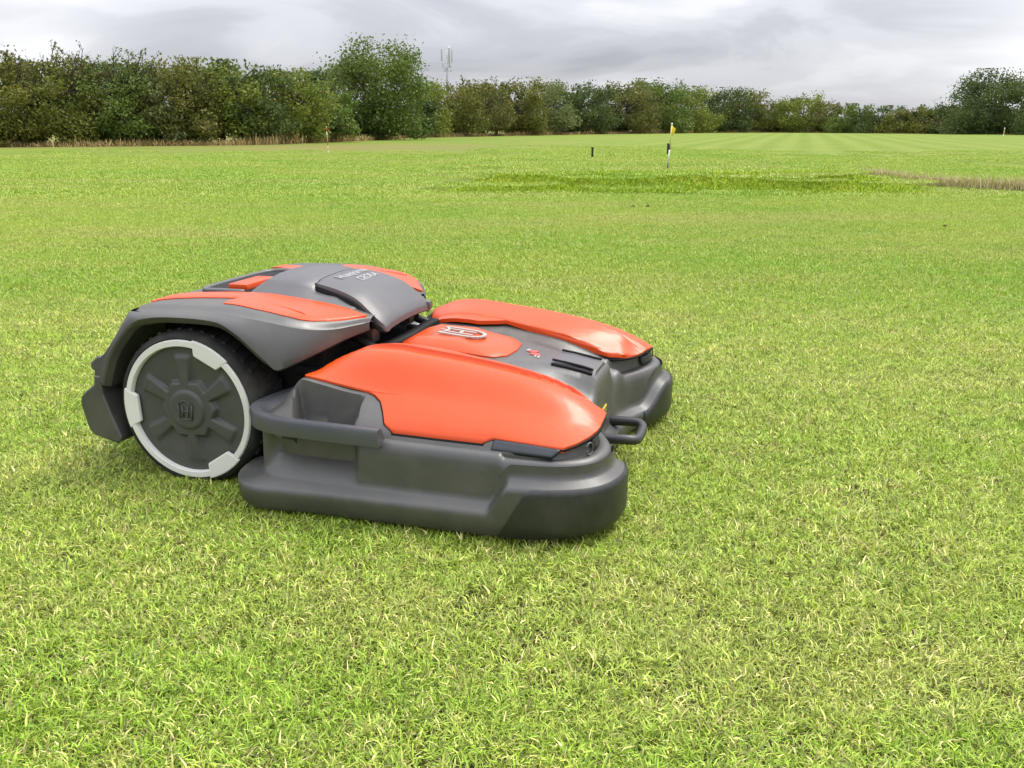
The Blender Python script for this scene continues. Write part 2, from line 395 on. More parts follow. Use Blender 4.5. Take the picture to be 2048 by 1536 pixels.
def both(name, V, F, mat, parent, **k):
    V = np.array(V, float); n = len(V); V2 = V.copy(); V2[:, 1] *= -1
    return mesh(name, np.vstack([V, V2]), list(F)+[tuple(n+q for q in f) for f in F], mat, parent, double=True, **k)
WR = np.array([[wall_point(i, d, z) for d, z in wall_rows(i)] for i in range(len(BND))])
V = np.vstack([SG.reshape(-1, 3), WR.reshape(-1, 3)]); F = grid_faces(nW, NT)+grid_faces(len(BND), WR.shape[1], off=nW*NT)
DK = both('cutting_deck', V, F, M['grey'], MW, angle=38)
# underside plate closing the deck
V, F = prism([(-.62, -.53), (.08, -.53), (.14, -.45), (.06, -.2), (.06, .2), (.14, .45), (.08, .53), (-.62, .53)], .01, 'xy', .062)
mesh('deck_underside', V, F, M['void'], DK, smooth=False)

def patch(wcols, xr, xf, nrow=46, off=.004, zf=None, lo=None):
    G = np.zeros((len(wcols), nrow, 3))
    for i, w in enumerate(wcols):
        a, b = xr(w), xf(w)
        for j in range(nrow):
            x = a+(b-a)*j/(nrow-1); z = Tn(x, w) if zf is None else zf(x, w)
            G[i, j] = (x, w, z+off)
    return G
# ---- orange hoods
HW = np.concatenate([np.linspace(.188, .222, 8), np.linspace(.225, .32, 18), np.linspace(.3235, .3475, 13), np.linspace(.352, .44, 14), np.linspace(.448, .474, 6), np.linspace(.4765, .50, 9), np.linspace(.505, .5465, 14), [.5485, .552, .557]])
def h_r(w): return float(np.interp(w, [.188, .25, .35, .45, .466, .474, .4765, .481, .495, .52, .545, .557], [-.510, -.535, -.570, -.604, -.606, -.596, -.425, -.405, -.383, -.366, -.352, -.325]))
def h_f(w):
    if w < .2235: return float(np.interp(w, [.188, .20, .222], [-.355, -.325, -.275]))
    if w > .5475: return float(np.interp(w, [.5485, .557], [-.075, -.10]))
    return float(pchip([.225, .235, .255, .29, .33, .38, .43, .48, .51, .53, .5465], [.036, .062, .092, .124, .146, .158, .157, .145, .130, .114, .094], np.array([w]))[0])
def hood_z(x, w):
    z = Th(x, w)
    # thin crease along the inner side of the crest
    e0 = .338-.010*smooth01(-.1, .12, x)
    z += .013*(1-smooth01(e0-.003, e0+.003, w))*smooth01(-.54, -.42, x)*(1-smooth01(.07, .13, x))
    return z+.0015
HG = patch(HW, h_r, h_f, 70, .004, hood_z)
for s in (-1, 1):
    V, F = slab(HG, .012, s); HO = mesh('hood', V, F, M['orange'], DK, angle=50)
    sw = np.concatenate([[.1855], HW[HW < .5485], [.5510, .5555, .5595]])
    V, F = slab(patch(sw, lambda w: h_r(max(.188, min(w, .557)))-.0035-(.0 if w < .4745 or w > .4768 else -.0), lambda w: h_f(max(.188, min(w, .557)))+.0032, 60, .0013), .005, s); mesh('hood_gap_dark', V, F, M['void'], DK)  # black slab standing in for the dark of the gap round the hood
    # gloss trim strip below the hood and the lamp in the front corner
    tw = np.linspace(.5492, .5635, 5)
    V, F = slab(patch(tw, lambda w: -.072-.25*(w-.5492), lambda w: .088-1.2*(w-.5492), 24, .0035), .008, s); mesh('trim_strip', V, F, M['trim'], DK)
    lw = np.linspace(.36, .47, 9)
    LG = np.zeros((9, 4, 3))
    for i, w in enumerate(lw):
        for j in range(4): LG[i, j] = (xf_at(w)-.020+.002*j, w, .236-.0085*j)
    V, F = slab(LG, .004, s, (1, 0, 0)); mesh('front_lamp', V, F, M['black'], DK)
    ring = []
    for k in range(24):
        q = 2*math.pi*k/24; w = .500+.011*math.cos(q); ring.append((xf_at(w)-.006, s*w, .222+.015*math.sin(q)))
    V, F = tube(ring+[ring[0]], .0022, 6); mesh('lamp_ring', V, F, M['grey_light'], DK)
    # corner bumper wrapped round the skirt
    idx = [i for i in range(len(BND)) if (BND[i, 1] > .29 and BND[i, 0] > -.03 and i < nW+NT)]
    G = []
    for n_, i in enumerate(idx):
        r = [q for q in wall_rows(i, .003)][9:15]; G.append([wall_point(i, d, z) for d, z in r])
    G = np.array(G)
    # slanted rear end: shear the last columns backwards towards the ground
    for n_ in range(len(G)):
        k = smooth01(.10, .0, G[n_, 0, 0])*(G[n_, 0, 1] > .5)
        for j in range(G.shape[1]):
            G[n_, j, 0] += k*(.065*(G[n_, j, 2]-.04)/.11-.01)
    G[..., 1] *= s
    mesh('bumper', G.reshape(-1, 3), grid_faces(*G.shape[:2]), M['bumper'], DK)
    # grip bar over the hand recess
    path = catmull([(-.672, .37, .246), (-.694, .44, .243), (-.704, .50, .241), (-.684, .543, .240), (-.635, .566, .238), (-.58, .572, .236), (-.46, .574, .234), (-.345, .573, .231)], 30)
    prof = [(-.034, .014), (-.030, .022), (-.013, .022), (-.008, .019), (.0115, -.012), (.0135, -.017), (.010, -.022), (-.03, -.022)]
    path = [(x, s*y, z) for x, y, z in path]
    if s > 0: prof = [(-a, z) for a, z in prof][::-1]
    V, F = sweep(path, [(-a, z) for a, z in prof] if s < 0 else [(-a, z) for a, z in prof])
    mesh('grip_bar', V, F, M['bluegrey'], DK, angle=40)
# ---- raised centre pad with emblem
def pad():
    out = [(-.50, .085), (-.47, .118), (-.36, .124), (-.245, .122), (-.21, .112), (-.182, .075), (-.175, .0)]
    loop = out+[(x, -y) for x, y in out[::-1] if y > 0]
    def lvl(ins, dz):
        return [(x+(ins if x < -.3 else -ins*1.3), y*(1-ins/.12), Tn(x, abs(y))+dz) for x, y in loop]
    rows = [lvl(0, -.004), lvl(0, .004), lvl(.006, .010), lvl(.026, .021), lvl(.034, .0225)]
    n = len(loop); V = [p for r in rows for p in r]; F = grid_faces(len(rows), n, close_v=True)
    # crown fill
    V.append((-.33, 0, Tn(-.33, 0)+.026)); c = len(V)-1; o = (len(rows)-1)*n
    F += [(o+i, o+(i+1) % n, c) for i in range(n)]
    return V, F
V, F = pad(); PADO = mesh('centre_pad', V, F, M['orange'], DK, angle=38)
def padz(x): return Tn(x, 0)+.0265+.0035*(1-abs(x+.33)/.2)*0
def bar2(p, q, w, z0=0.0, h=.006):
    p = np.array(p); q = np.array(q); d = (q-p)/np.linalg.norm(q-p); n = np.array([-d[1], d[0]])*w/2
    pts = [p-n, q-n, q+n, p+n]; zs = [padz(t[0]) for t in pts]
    V = [(*t, z-.002) for t, z in zip(pts, zs)]+[(*t, z+h-.002) for t, z in zip(pts, zs)]
    return V, [(3, 2, 1, 0), (4, 5, 6, 7), (0, 1, 5, 4), (1, 2, 6, 5), (2, 3, 7, 6), (3, 0, 4, 7)]
def emblem():
    P = []
    def bar2_(a, b, w): return bar2((-.345+(a[0]+.325)*.80, a[1]*.80), (-.345+(b[0]+.325)*.80, b[1]*.80), w*.78, 0, .005)
    U = catmull([(-.395, -.046), (-.33, -.050), (-.275, -.046), (-.245, -.026), (-.238, 0), (-.245, .026), (-.275, .046), (-.33, .050), (-.395, .046)], 20)
    for a, b in zip(U[:-1], U[1:]): P.append(bar2_(a, b, .014))
    P += [bar2_((-.37, -.021), (-.275, -.021), .011), bar2_((-.37, .021), (-.275, .021), .011), bar2_((-.325, -.02), (-.325, .02), .011), bar2_((-.40, -.046), (-.375, -.018), .011), bar2_((-.40, .046), (-.375, .018), .011), bar2_((-.405, 0), (-.375, 0), .010), bar2_((-.378, -.022), (-.378, .022), .011)]
    return join(*P)
V, F = emblem(); mesh('emblem', V, F, M['chrome'], DK, smooth=False)
# ---- central vent block with two slots
def vent():
    xs = np.linspace(-.085, .070, 12); G = np.zeros((len(xs), 9, 3))
    for i, x in enumerate(xs):
        for j, a in enumerate(np.linspace(-1, 1, 9)):
            hw = .066+.010*(x+.085)/.155
            lift = .010*smooth01(-.085, -.04, x)
            G[i, j] = (x, a*hw, Tn(x, 0)+lift-.014*smooth01(.8, 1, abs(a))*smooth01(-.085, -.04, x))
    return slab(G, .055)
V, F = vent(); VO = mesh('vent_block', V, F, M['grey_light'], DK, angle=45)
for y in (-.071, -.058, .060):
    pts = [(x, y+(.004 if y > 0 else -.004)*(x > .055), Tn(x, 0)+.012-(.009 if abs(y) > .065 else 0)) for x in np.linspace(-.055, .062, 8)]
    V, F = tube(pts, .0038, 6); mesh('vent_slot', V, F, M['void'], DK)
pts = [(x, -.0775, Tn(x, 0)-.006) for x in np.linspace(-.055, .058, 6)]
V, F = tube(pts, .004, 6); mesh('vent_lip', V, F, M['chrome'], DK)
# printed badge on the slope ahead of the pad
def print_bar(x0, x1, y0, y1, sk=0):
    P = [(x0, y0), (x0+sk, y1), (x1+sk, y1), (x1, y0)]
    V = [(x, y, Tn(x, abs(y))+.0006) for x, y in P]+[(x, y, Tn(x, abs(y))+.0022) for x, y in P]
    return V, [(3, 2, 1, 0), (4, 5, 6, 7), (0, 1, 5, 4), (1, 2, 6, 5), (2, 3, 7, 6), (3, 0, 4, 7)]
for a_ in ((-.145, -.122, .012, .034, .004), (-.136, -.110, -.012, .008, .004)):
    V, F = print_bar(*a_); mesh('red_print', V, F, M['red'], DK, smooth=False)
for a_ in ((-.155, -.147, .018, .04, .004), (-.118, -.112, -.030, -.012), (-.108, -.102, -.034, -.010)):
    V, F = print_bar(*a_); mesh('white_print', V, F, M['text'], DK, smooth=False)
# yellow warning label and rib on the front wall
xfw = .062+.025
V, F = box((xfw+.002, -.02, .158), (.003, .055, .045), .0005); LB = mesh('warning_label', V, F, M['yellow'], DK, smooth=False)
for z in (.172, .162, .150): 
    V, F = box((xfw+.0045, -.02, z), (.002, .044, .003)); mesh('label_line', V, F, M['black'], DK, smooth=False)
# front carrying loop
lp = catmull([(.075, -.085, .105), (.155, -.082, .108), (.182, -.07, .105), (.190, -.04, .100), (.190, .04, .100), (.182, .07, .105), (.155, .082, .108), (.075, .085, .105)], 30)
V, F = tube(lp, .0145, 10); mesh('front_loop', V, F, M['bumper'], DK)

# ================================================================ drive unit
DU = empty('drive_unit', (0, 0, 0), 0, MW)
UX = [-1.153, -1.132, -1.10, -1.0, -.866, -.78, -.696, -.65, -.61, -.58, -.557, -.54]
UW = [.425, .435, .44, .442, .442, .44, .432, .41, .365, .305, .25, .21]
UZ = [.459, .474, .481, .486, .488, .479, .466, .453, .442, .436, .436, .436]
ZC = [.459, .474, .480, .482, .482, .477, .469, .465, .460, .454, .446, .438]
def bx(x, w):
    uw = float(pchip(UX, UW, np.array([x]))[0]); uz = float(pchip(UX, UZ, np.array([x]))[0]); c = float(pchip(UX, ZC, np.array([x]))[0])
    q = min(w/uw, 1); return c+(uz-c)*q**2-.012*smooth01(.90, 1.0, q)
xs = np.concatenate([np.linspace(-1.153, -.8, 22), np.linspace(-.79, -.54, 26)])
qs = np.concatenate([np.linspace(0, .9, 16), np.linspace(.92, 1, 6)])
BG = np.array([[(x, q*float(pchip(UX, UW, np.array([x]))[0]), bx(x, q*float(pchip(UX, UW, np.array([x]))[0]))) for q in qs] for x in xs])
# fender face: from the crease down to the wheel-arch lip (same x samples, blended to the arch curve)
OUT = [(-1.258, .285, .468), (-1.246, .325, .470), (-1.216, .348, .470), (-1.19, .380, .468), (-1.165, .418, .462), (-1.153, .440, .455), (-1.132, .468, .447)]
ARCH = [(-1.228, .262), (-1.215, .300), (-1.197, .342), (-1.177, .372), (-1.146, .408), (-1.125, .428), (-1.105, .443)]
ARX = [-1.09, -1.05, -1.0, -.93, -.88, -.846, -.793, -.75, -.71, -.685, -.655, -.61, -.575, -.553, -.54]
ARZ = [.450, .459, .464, .465, .463, .459, .432, .398, .364, .342, .353, .375, .394, .402, .406]
ARW = [.473, .476, .477, .477, .477, .477, .476, .476, .475, .470, .448, .385, .295, .240, .210]
ux = np.concatenate([np.linspace(-1.10, -.8, 14), np.linspace(-.785, -.54, 28)])
rows = []
def lip(x, w, z, nx=0.):   # outer lip point -> bevelled inner edge, then inward flange
    return [(x, w, z), (x+nx*.3, w-.004, z-.008), (x+nx, w-.020, z-.018), (x+nx, w-.10, z-.018)]
for (ox, oz, ow), (ax, az) in zip(OUT, ARCH):
    k_ = len(rows); fp = [(ox, .438, oz+.006)]*4+[(-1.165, .438, .424), (-1.153, .425, .459), (-1.132, .435, bx(-1.132, .435))]
    rows.append([fp[k_], (ox+.004, ow, oz), (ox*.66+ax*.34, max(ow, .466), oz*.66+az*.34), (ox*.3+ax*.7, .472, oz*.3+az*.7), (ax, .474, az), (ax+.004, .472, az-.004), (ax+.014, .455, az-.010), (ax+.014, .36, az-.010)])
def archlip(x, w, z):
    c = np.array([-.968-x, .208-z]); c /= np.linalg.norm(c); k = 1-smooth01(-.715, -.68, x); c = c*k+np.array([.05, -1])*(1-k); L = .018*k+.006*(1-k)
    return [(x, w, z), (x+c[0]*.003, w-.002, z+c[1]*.003), (x+c[0]*L, w-.016, z+c[1]*L), (x+c[0]*L, w-.10, z+c[1]*L)]
for x in ux:
    u = float(pchip(UX, UW, np.array([x]))[0]); z0 = bx(x, u)
    # matching arch x: same normalised arc position
    t = (x+1.10)/(.56); xa = -1.09+t*(.55)
    za = float(pchip(ARX, ARZ, np.array([xa]))[0]); wa = float(pchip(ARX, ARW, np.array([xa]))[0])
    b_ = .010*math.sin(min(1, t)*math.pi)
    rows.append([(x, u, z0), (x*.9+xa*.1, u*.75+wa*.25, z0*.85+za*.15), (x*.6+xa*.4, u*.35+wa*.65+.002, z0*.55+za*.45), (x*.2+xa*.8, u*.1+wa*.9+.001, z0*.2+za*.8), *archlip(xa, wa, za)])
rows = np.array(rows)
nB = BG.shape[0]*BG.shape[1]
V = np.vstack([BG.reshape(-1, 3), rows.reshape(-1, 3)]); F = grid_faces(*BG.shape[:2])+grid_faces(*rows.shape[:2], off=nB)
# rear panel swept across
rp = [(OUT[i][0], OUT[i][1]+.006) for i in range(5)]+[(-1.152, .452), (-1.132, .470)]
RG = np.array([[(x, w, z) for w in np.linspace(0, .438, 6)] for x, z in rp])
o = len(V); V = np.vstack([V, RG.reshape(-1, 3)]); F += grid_faces(*RG.shape[:2], off=o)
BODY = both('body_shell', V, F, M['grey'], DU, angle=30)
# rear bumper with mud flaps
flap = [(-1.283, .240), (-1.303, .222), (-1.309, .205), (-1.305, .180), (-1.291, .124), (-1.275, .110), (-1.203, .092), (-1.188, .098), (-1.184, .111), (-1.208, .170), (-1.230, .232), (-1.232, .285), (-1.254, .285), (-1.256, .260)]
for s in (-1, 1):
    V, F = prism(flap, .10, 'xz', .374); V = [(x, s*y, z) for x, y, z in V]
    bm_ = mesh('mud_flap', V, F, M['grey'], DU, smooth=False)
    md = bm_.modifiers.new('bevel', 'BEVEL'); md.width = .006; md.segments = 3; md.limit_method = 'ANGLE'
V, F = prism([(-1.277, .257), (-1.304, .232), (-1.309, .207), (-1.295, .15), (-1.24, .14), (-1.23, .232)], .76, 'xz', -.38); RB = mesh('rear_bumper', V, F, M['bumper'], DU, smooth=False)
md = RB.modifiers.new('bevel', 'BEVEL'); md.width = .01; md.segments = 3
V, F = prism([(-1.245, .29), (-1.268, .300), (-1.268, .318), (-1.24, .340), (-1.22, .335), (-1.22, .29)], .93, 'xz', -.465); RB = mesh('rear_rail', V, F, M['grey'], DU, smooth=False)
md = RB.modifiers.new('bevel', 'BEVEL'); md.width = .006; md.segments = 3
# orange side panels
def pw_in(x): return float(np.interp(x, [-1.13, -1.05, -.95, -.6, -.55], [.28, .24, .207, .205, .205]))
def pw_out(x): return float(np.interp(x, [-1.13, -1.08, -1.0, -.8901, -.8899, -.79, -.705, -.66, -.635, -.60, -.57, -.55], [.36, .325, .30, .280, .372, .385, .390, .380, .362, .310, .25, .212]))
PX = np.concatenate([np.linspace(-1.13, -.8905, 16), [-.8901, -.8899], np.linspace(-.887, -.55, 34)])
PG = np.array([[(x, pw_in(x)+(pw_out(x)-pw_in(x))*q, bx(x, pw_in(x)+(pw_out(x)-pw_in(x))*q)+.006-.0035*smooth01(.85, 1, q)) for q in np.linspace(0, 1, 14)] for x in PX])
for s in (-1, 1):
    V, F = slab(PG, .012, s); po = mesh('side_panel', V, F, M['orange'], DU, angle=50)
    # small teardrop dent line
    pts = [(x, s*(.315+.035*(x+.80)/.16), bx(x, .315)+.0055) for x in np.linspace(-.80, -.66, 8)]
    V, F = tube(pts, [.0005, .0008, .0012, .0016, .002, .0025, .003, .001], 6); mesh('panel_crease', V, F, M['orange'], DU)
# hump behind the cover
def hump_prof(x, hz, hw, bw, zb):
    return [(x, -bw, zb), (x, -hw-.004, hz-.020), (x, -hw+.008, hz-.011), (x, -hw*.5, hz-.001), (x, 0, hz+.002), (x, hw*.5, hz-.001), (x, hw-.008, hz-.011), (x, hw+.004, hz-.020), (x, bw, zb)]
HS = [(-.965, .486, .17, .216), (-.935, .494, .17, .214), (-.91, .512, .167, .212), (-.885, .528, .165, .21), (-.80, .531, .163, .208), (-.742, .522, .160, .207), (-.728, .507, .157, .207), (-.66, .502, .157, .207), (-.60, .480, .157, .207), (-.565, .454, .156, .205), (-.54, .43, .15, .20)]
HG2 = np.array([hump_prof(x, hz, hw, bw, min(bx(max(x, -1.13), bw)-.004, hz)) for x, hz, hw, bw in HS])
V = HG2.reshape(-1, 3); HUMP = mesh('top_hump', V, grid_faces(*HG2.shape[:2]), M['grey_light'], DU, angle=40)
# hinged front cover
CS = [(-.737, .518, .140, .012), (-.72, .519, .152, .014), (-.665, .511, .160, .020), (-.62, .499, .166, .024), (-.590, .486, .170, .028), (-.565, .468, .174, .030), (-.540, .447, .177, .030), (-.520, .428, .178, .022), (-.509, .413, .176, .010), (-.507, .404, .174, .004)]
rows = []
for x, z, w, dp in CS:
    rows.append([(x, -w, z-dp), (x, -w*.985, z-dp*.45), (x, -w*.90, z-.006), (x, -w*.78, z), (x, -w*.4, z+.004), (x, 0, z+.005), (x, w*.4, z+.004), (x, w*.78, z), (x, w*.90, z-.006), (x, w*.985, z-dp*.45), (x, w, z-dp)])
rows = np.array(rows); Gs = np.array([catmull(rows[:, j], 36) for j in range(rows.shape[1])]).transpose(1, 0, 2)
Gk = Gs.copy(); Gk[..., 1] *= 1.022; Gk[..., 2] -= .0085; Gk[..., 0] -= .004
V, F = slab(Gk, .004); mesh('cover_gap_dark', V, F, M['void'], DU)  # added black slab: paints the dark gap under the cover edge
seam = np.vstack([Gs[:30, 0][::-1], Gs[0, 1:-1], Gs[:30, -1]])+np.array([0, 0, -.0015]); seam[:, 1] *= 1.008; seam[:, 0] -= .001
V, F = tube(seam, .0024, 6); mesh('cover_seam', V, F, M['void'], DU)  # black tube drawn as the dark groove along the cover edge
V, F = slab(Gs, .009); COVER = mesh('front_cover', V, F, M['grey_light'], DU, angle=50)
V, F = box((-.514, .160, .408), (.026, .03, .026), .008); mesh('cover_latch', V, F, M['grey_light'], DU, angle=40)
for y in (.03, .10):
    V, F = box((-.524, y, .392), (.006, .006, .03)); mesh('cover_pin', V, F, M['void'], DU, smooth=False)
def cover_z(x): return float(np.interp(x, [c[0] for c in CS], [c[1] for c in CS]))+.0045
def lettering(body, x, size, y0, parent, mat):
    cu = bpy.data.curves.new('lettering', 'FONT'); cu.body = body; cu.size = size; cu.extrude = .0018; cu.bevel_depth = .0006; cu.align_x = 'CENTER'
    ob = bpy.data.objects.new('t', cu); COL.objects.link(ob)
    dg = bpy.context.evaluated_depsgraph_get(); me = bpy.data.meshes.new_from_object(ob.evaluated_get(dg)); bpy.data.objects.remove(ob)
    me.name = 'lettering'
    sl_ = math.atan2(cover_z(x-.02)-cover_z(x+.02), .04)
    for v in me.vertices:      # text right = +y, text up = -x
        px, py, pz = v.co; xx = x-py*math.cos(sl_); v.co = (xx, y0+px, cover_z(x)+py*math.sin(sl_)+pz)
    me.materials.clear(); me.materials.append(mat)
    return link_mesh('lettering', me, mat, parent)
lettering('Husqvarna', -.682, .040, .005, DU, M['text'])
lettering('CEORA', -.638, .036, .02, DU, M['text'])
# rear carrying recess: black well, rim and orange grip
V, F = prism([(-1.085, -.15), (-1.06, -.19), (-.95, -.185), (-.93, -.15), (-.93, .15), (-.95, .185), (-1.06, .19), (-1.085, .15)], .012, 'xy', .4735); mesh('carry_well', V, F, M['void'], DU, smooth=False)
rim = catmull([(-.935, -.20, .487), (-1.01, -.20, .487), (-1.07, -.19, .485), (-1.09, -.13, .484), (-1.092, 0, .484), (-1.09, .13, .484), (-1.07, .19, .485), (-1.01, .20, .487), (-.935, .20, .487)], 40)
V, F = tube(rim, .008, 8); mesh('carry_rim', V, F, M['grey_light'], DU)
V, F = box((-.985, -.075, .490), (.065, .16, .022), .007); mesh('carry_grip', V, F, M['orange'], DU, angle=40)
# chassis, links and bellows between the two halves
V, F = join(box((-.89, 0, .31), (.50, .60, .24), .01), box((-.62, 0, .24), (.22, .40, .16), .02)); mesh('chassis', V, F, M['void'], DU, smooth=False)
V, F = box((-.968, 0, .21), (.05, .74, .05), .01); mesh('axle', V, F, M['void'], DU, smooth=False)
for s in (-1, 1):
    V, F = tube([(-.72, s*.30, .30), (-.60, s*.30, .29), (-.48, s*.26, .29)], .018, 8); mesh('link_arm', V, F, M['black'], DU)
    V, F = tube([(-.66, s*.17, .385), (-.58, s*.18, .365), (-.53, s*.19, .345), (-.49, s*.19, .335)], .013, 8); mesh('cable_boot', V, F, M['black'], DU)
    V, F = box((-.575, s*.13, .385), (.035, .05, .07), .006); mesh('hinge_block', V, F, M['grey'], DU, angle=40)
gk = catmull([(-.61, -.20, .330), (-.56, -.18, .335), (-.53, -.13, .338), (-.515, 0, .340), (-.515, .14, .344), (-.50, .19, .350)], 24)
V, F = sweep(gk, [(-.016, -.03), (-.016, .004), (-.012, .010), (.012, .010), (.016, .004), (.016, -.03)]); mesh('rubber_gasket', V, F, M['void'], DK)

# ---- wheels
def lathe_y(prof, n=72):
    """prof: (r, y) closed loop"""
    V = []; k = len(prof)
    for i in range(n):
        q = 2*math.pi*i/n
        for r, y in prof: V.append((r*math.cos(q), y, r*math.sin(q)))
    return V, grid_faces(n, k, close_u=True, close_v=True)
def wheel(s):
    w = empty('wheel', (-.968, s*.455, .2085), 0, MW)
    # local y<0 is outward; mirrored for the other side
    def add(name, VF, mat, parent, **k):
        V = [(x, (y if s < 0 else -y), z) for x, y, z in VF[0]]; return mesh(name, V, VF[1], mat, parent, **k)
    ty = add('tyre', lathe_y([(.188, -.002), (.198, -.010), (.208, -.006), (.2145, .008), (.2165, .03), (.2165, .11), (.213, .135), (.20, .15), (.183, .15), (.183, .02)]), M['tyre'], w, angle=60)
    P = []
    for i in range(40):
        q = 2*math.pi*i/40
        for side in (0, 1):
            qq = q+side*math.pi/40; b = box((.2148, .045+.06*side, 0), (.010, .055, .012))
            c, sn = math.cos(qq), math.sin(qq); V = []
            for x, y, z in b[0]:
                zz = z+(y-.075)*.25; V.append((x*c-zz*sn, y, x*sn+zz*c))
            P.append((V, b[1]))
    tag(add('tread', join(*P), M['tyre'], w, smooth=False), kind='stuff')
    add('rim_ring', lathe_y([(.175, .012), (.175, -.010), (.1775, -.0135), (.191, -.0135), (.194, -.010), (.194, .012)]), M['white'], w, angle=40)
    # hub plate with six raised arms
    rs = np.concatenate([np.linspace(0.0005, .05, 8), np.linspace(.052, .178, 46)]); n = 180; G = np.zeros((n, len(rs), 3))
    for i in range(n):
        q = 2*math.pi*i/n
        for j, r in enumerate(rs):
            best = 9.
            for k in range(6):
                a = R(33+60*k); dx = r*math.cos(q-a); dy = abs(r*math.sin(q-a))
                if dx > 0: best = min(best, dy-(.0135+.010*max(0, dx-.07)/.08))
            arm = 1-smooth01(-.003, .004, best)
            arm *= 1-smooth01(.142, .156, r)
            hexr = max(abs(r*math.cos(q-R(33+60*k))) for k in range(3)); core = 1-smooth01(.070, .080, hexr)
            h = max(arm, core)
            dome = 1-smooth01(.050, .056, r)
            y = -.002-.007*h-.007*dome+.003*(r/.178)**2
            # dish between the arms
            y += .007*(1-h)*smooth01(.160, .085, r)
            G[i, j] = (r*math.cos(q), y, r*math.sin(q))
    add('hub_plate', (G.reshape(-1, 3), grid_faces(n, len(rs), close_u=True)), M['hub'], w, angle=60)
    em = []
    for a, b in (((-.018, -.024), (-.022, .018)), ((-.022, .018), (0, .03)), ((0, .03), (.022, .018)), ((.022, .018), (.018, -.024)), ((-.008, -.018), (-.008, .012)), ((.008, -.018), (.008, .012)), ((-.008, -.002), (.008, -.002)), ((-.018, -.024), (.018, -.024))):
        em.append(tube([(a[0], -.0185, a[1]), (b[0], -.0185, b[1])], .0022, 6))
    add('hub_emblem', join(*em), M['hub'], w)
    for a0 in (63, 183, -57):
        def blk(r0, r1, da, y0, y1):
            A = [R(a0-da+2*da*i/8) for i in range(9)]; pl = [(r1*math.cos(a), r1*math.sin(a)) for a in A]
            ri = r0/math.cos(R(da*.8))
            pl += [(ri*math.cos(R(a0+da*.8)), ri*math.sin(R(a0+da*.8))), (ri*math.cos(R(a0-da*.8)), ri*math.sin(R(a0-da*.8)))]
            V, F = prism(pl, y1-y0, 'xz', y0); return V, F
        c = add('clamp', blk(.152, .1985, 17, -.0145, -.002), M['white'], w, smooth=False)
        md = c.modifiers.new('bevel', 'BEVEL'); md.width = .0035; md.segments = 2; md.limit_method = 'ANGLE'; md.angle_limit = R(40)
    return w
wheel(-1); wheel(1)

# ================================================================ grass
def grass_material():
    m, t, b = mat_new('grass_blades')
    g = N(t, 'ShaderNodeNewGeometry'); pos = g.outputs['Position']
    c = lawn_colour(t, pos, 1.66)
    at = N(t, 'ShaderNodeAttribute'); at.attribute_name = 'tint'       # per blade: r = lightness, g = dryness, b = root to tip
    sp = N(t, 'ShaderNodeSeparateColor'); t.links.new(at.outputs['Color'], sp.inputs[0])
    dryp = N(t, 'ShaderNodeTexNoise'); setin(dryp, Scale=3.2, Detail=5.0, Roughness=.65); t.links.new(pos, dryp.inputs['Vector'])
    dry = math_(t, 'ADD', sp.outputs[1], math_(t, 'MULTIPLY', math_(t, 'SUBTRACT', dryp.outputs[0], .5), 1.5))
    dcol = mixc(t, sp.outputs[0], (.42, .34, .12), (.66, .60, .28))
    c = mixc(t, math_(t, 'MULTIPLY', ramp_fac(t, dry, .30, .62), .50), c, (.46, .48, .075))
    c = mixc(t, math_(t, 'MULTIPLY', ramp_fac(t, dry, .72, .98), .85), c, dcol)
    br = math_(t, 'ADD', math_(t, 'MULTIPLY', sp.outputs[0], 1.35), .38)
    vm = N(t, 'ShaderNodeVectorMath'); vm.operation = 'SCALE'; t.links.new(c, vm.inputs[0]); t.links.new(br, vm.inputs['Scale'])
    c2 = vm.outputs[0]
    t.links.new(c2, b.inputs['Base Color']); b.inputs['Roughness'].default_value = .5; b.inputs['Specular IOR Level'].default_value = .45
    tr = N(t, 'ShaderNodeBsdfTranslucent'); t.links.new(c2, tr.inputs[0])
    mx = N(t, 'ShaderNodeMixShader'); mx.inputs[0].default_value = .17
    out = t.nodes['Material Output']; t.links.new(b.outputs[0], mx.inputs[1]); t.links.new(tr.outputs[0], mx.inputs[2]); t.links.new(mx.outputs[0], out.inputs[0])
    return m
M['blades'] = grass_material()
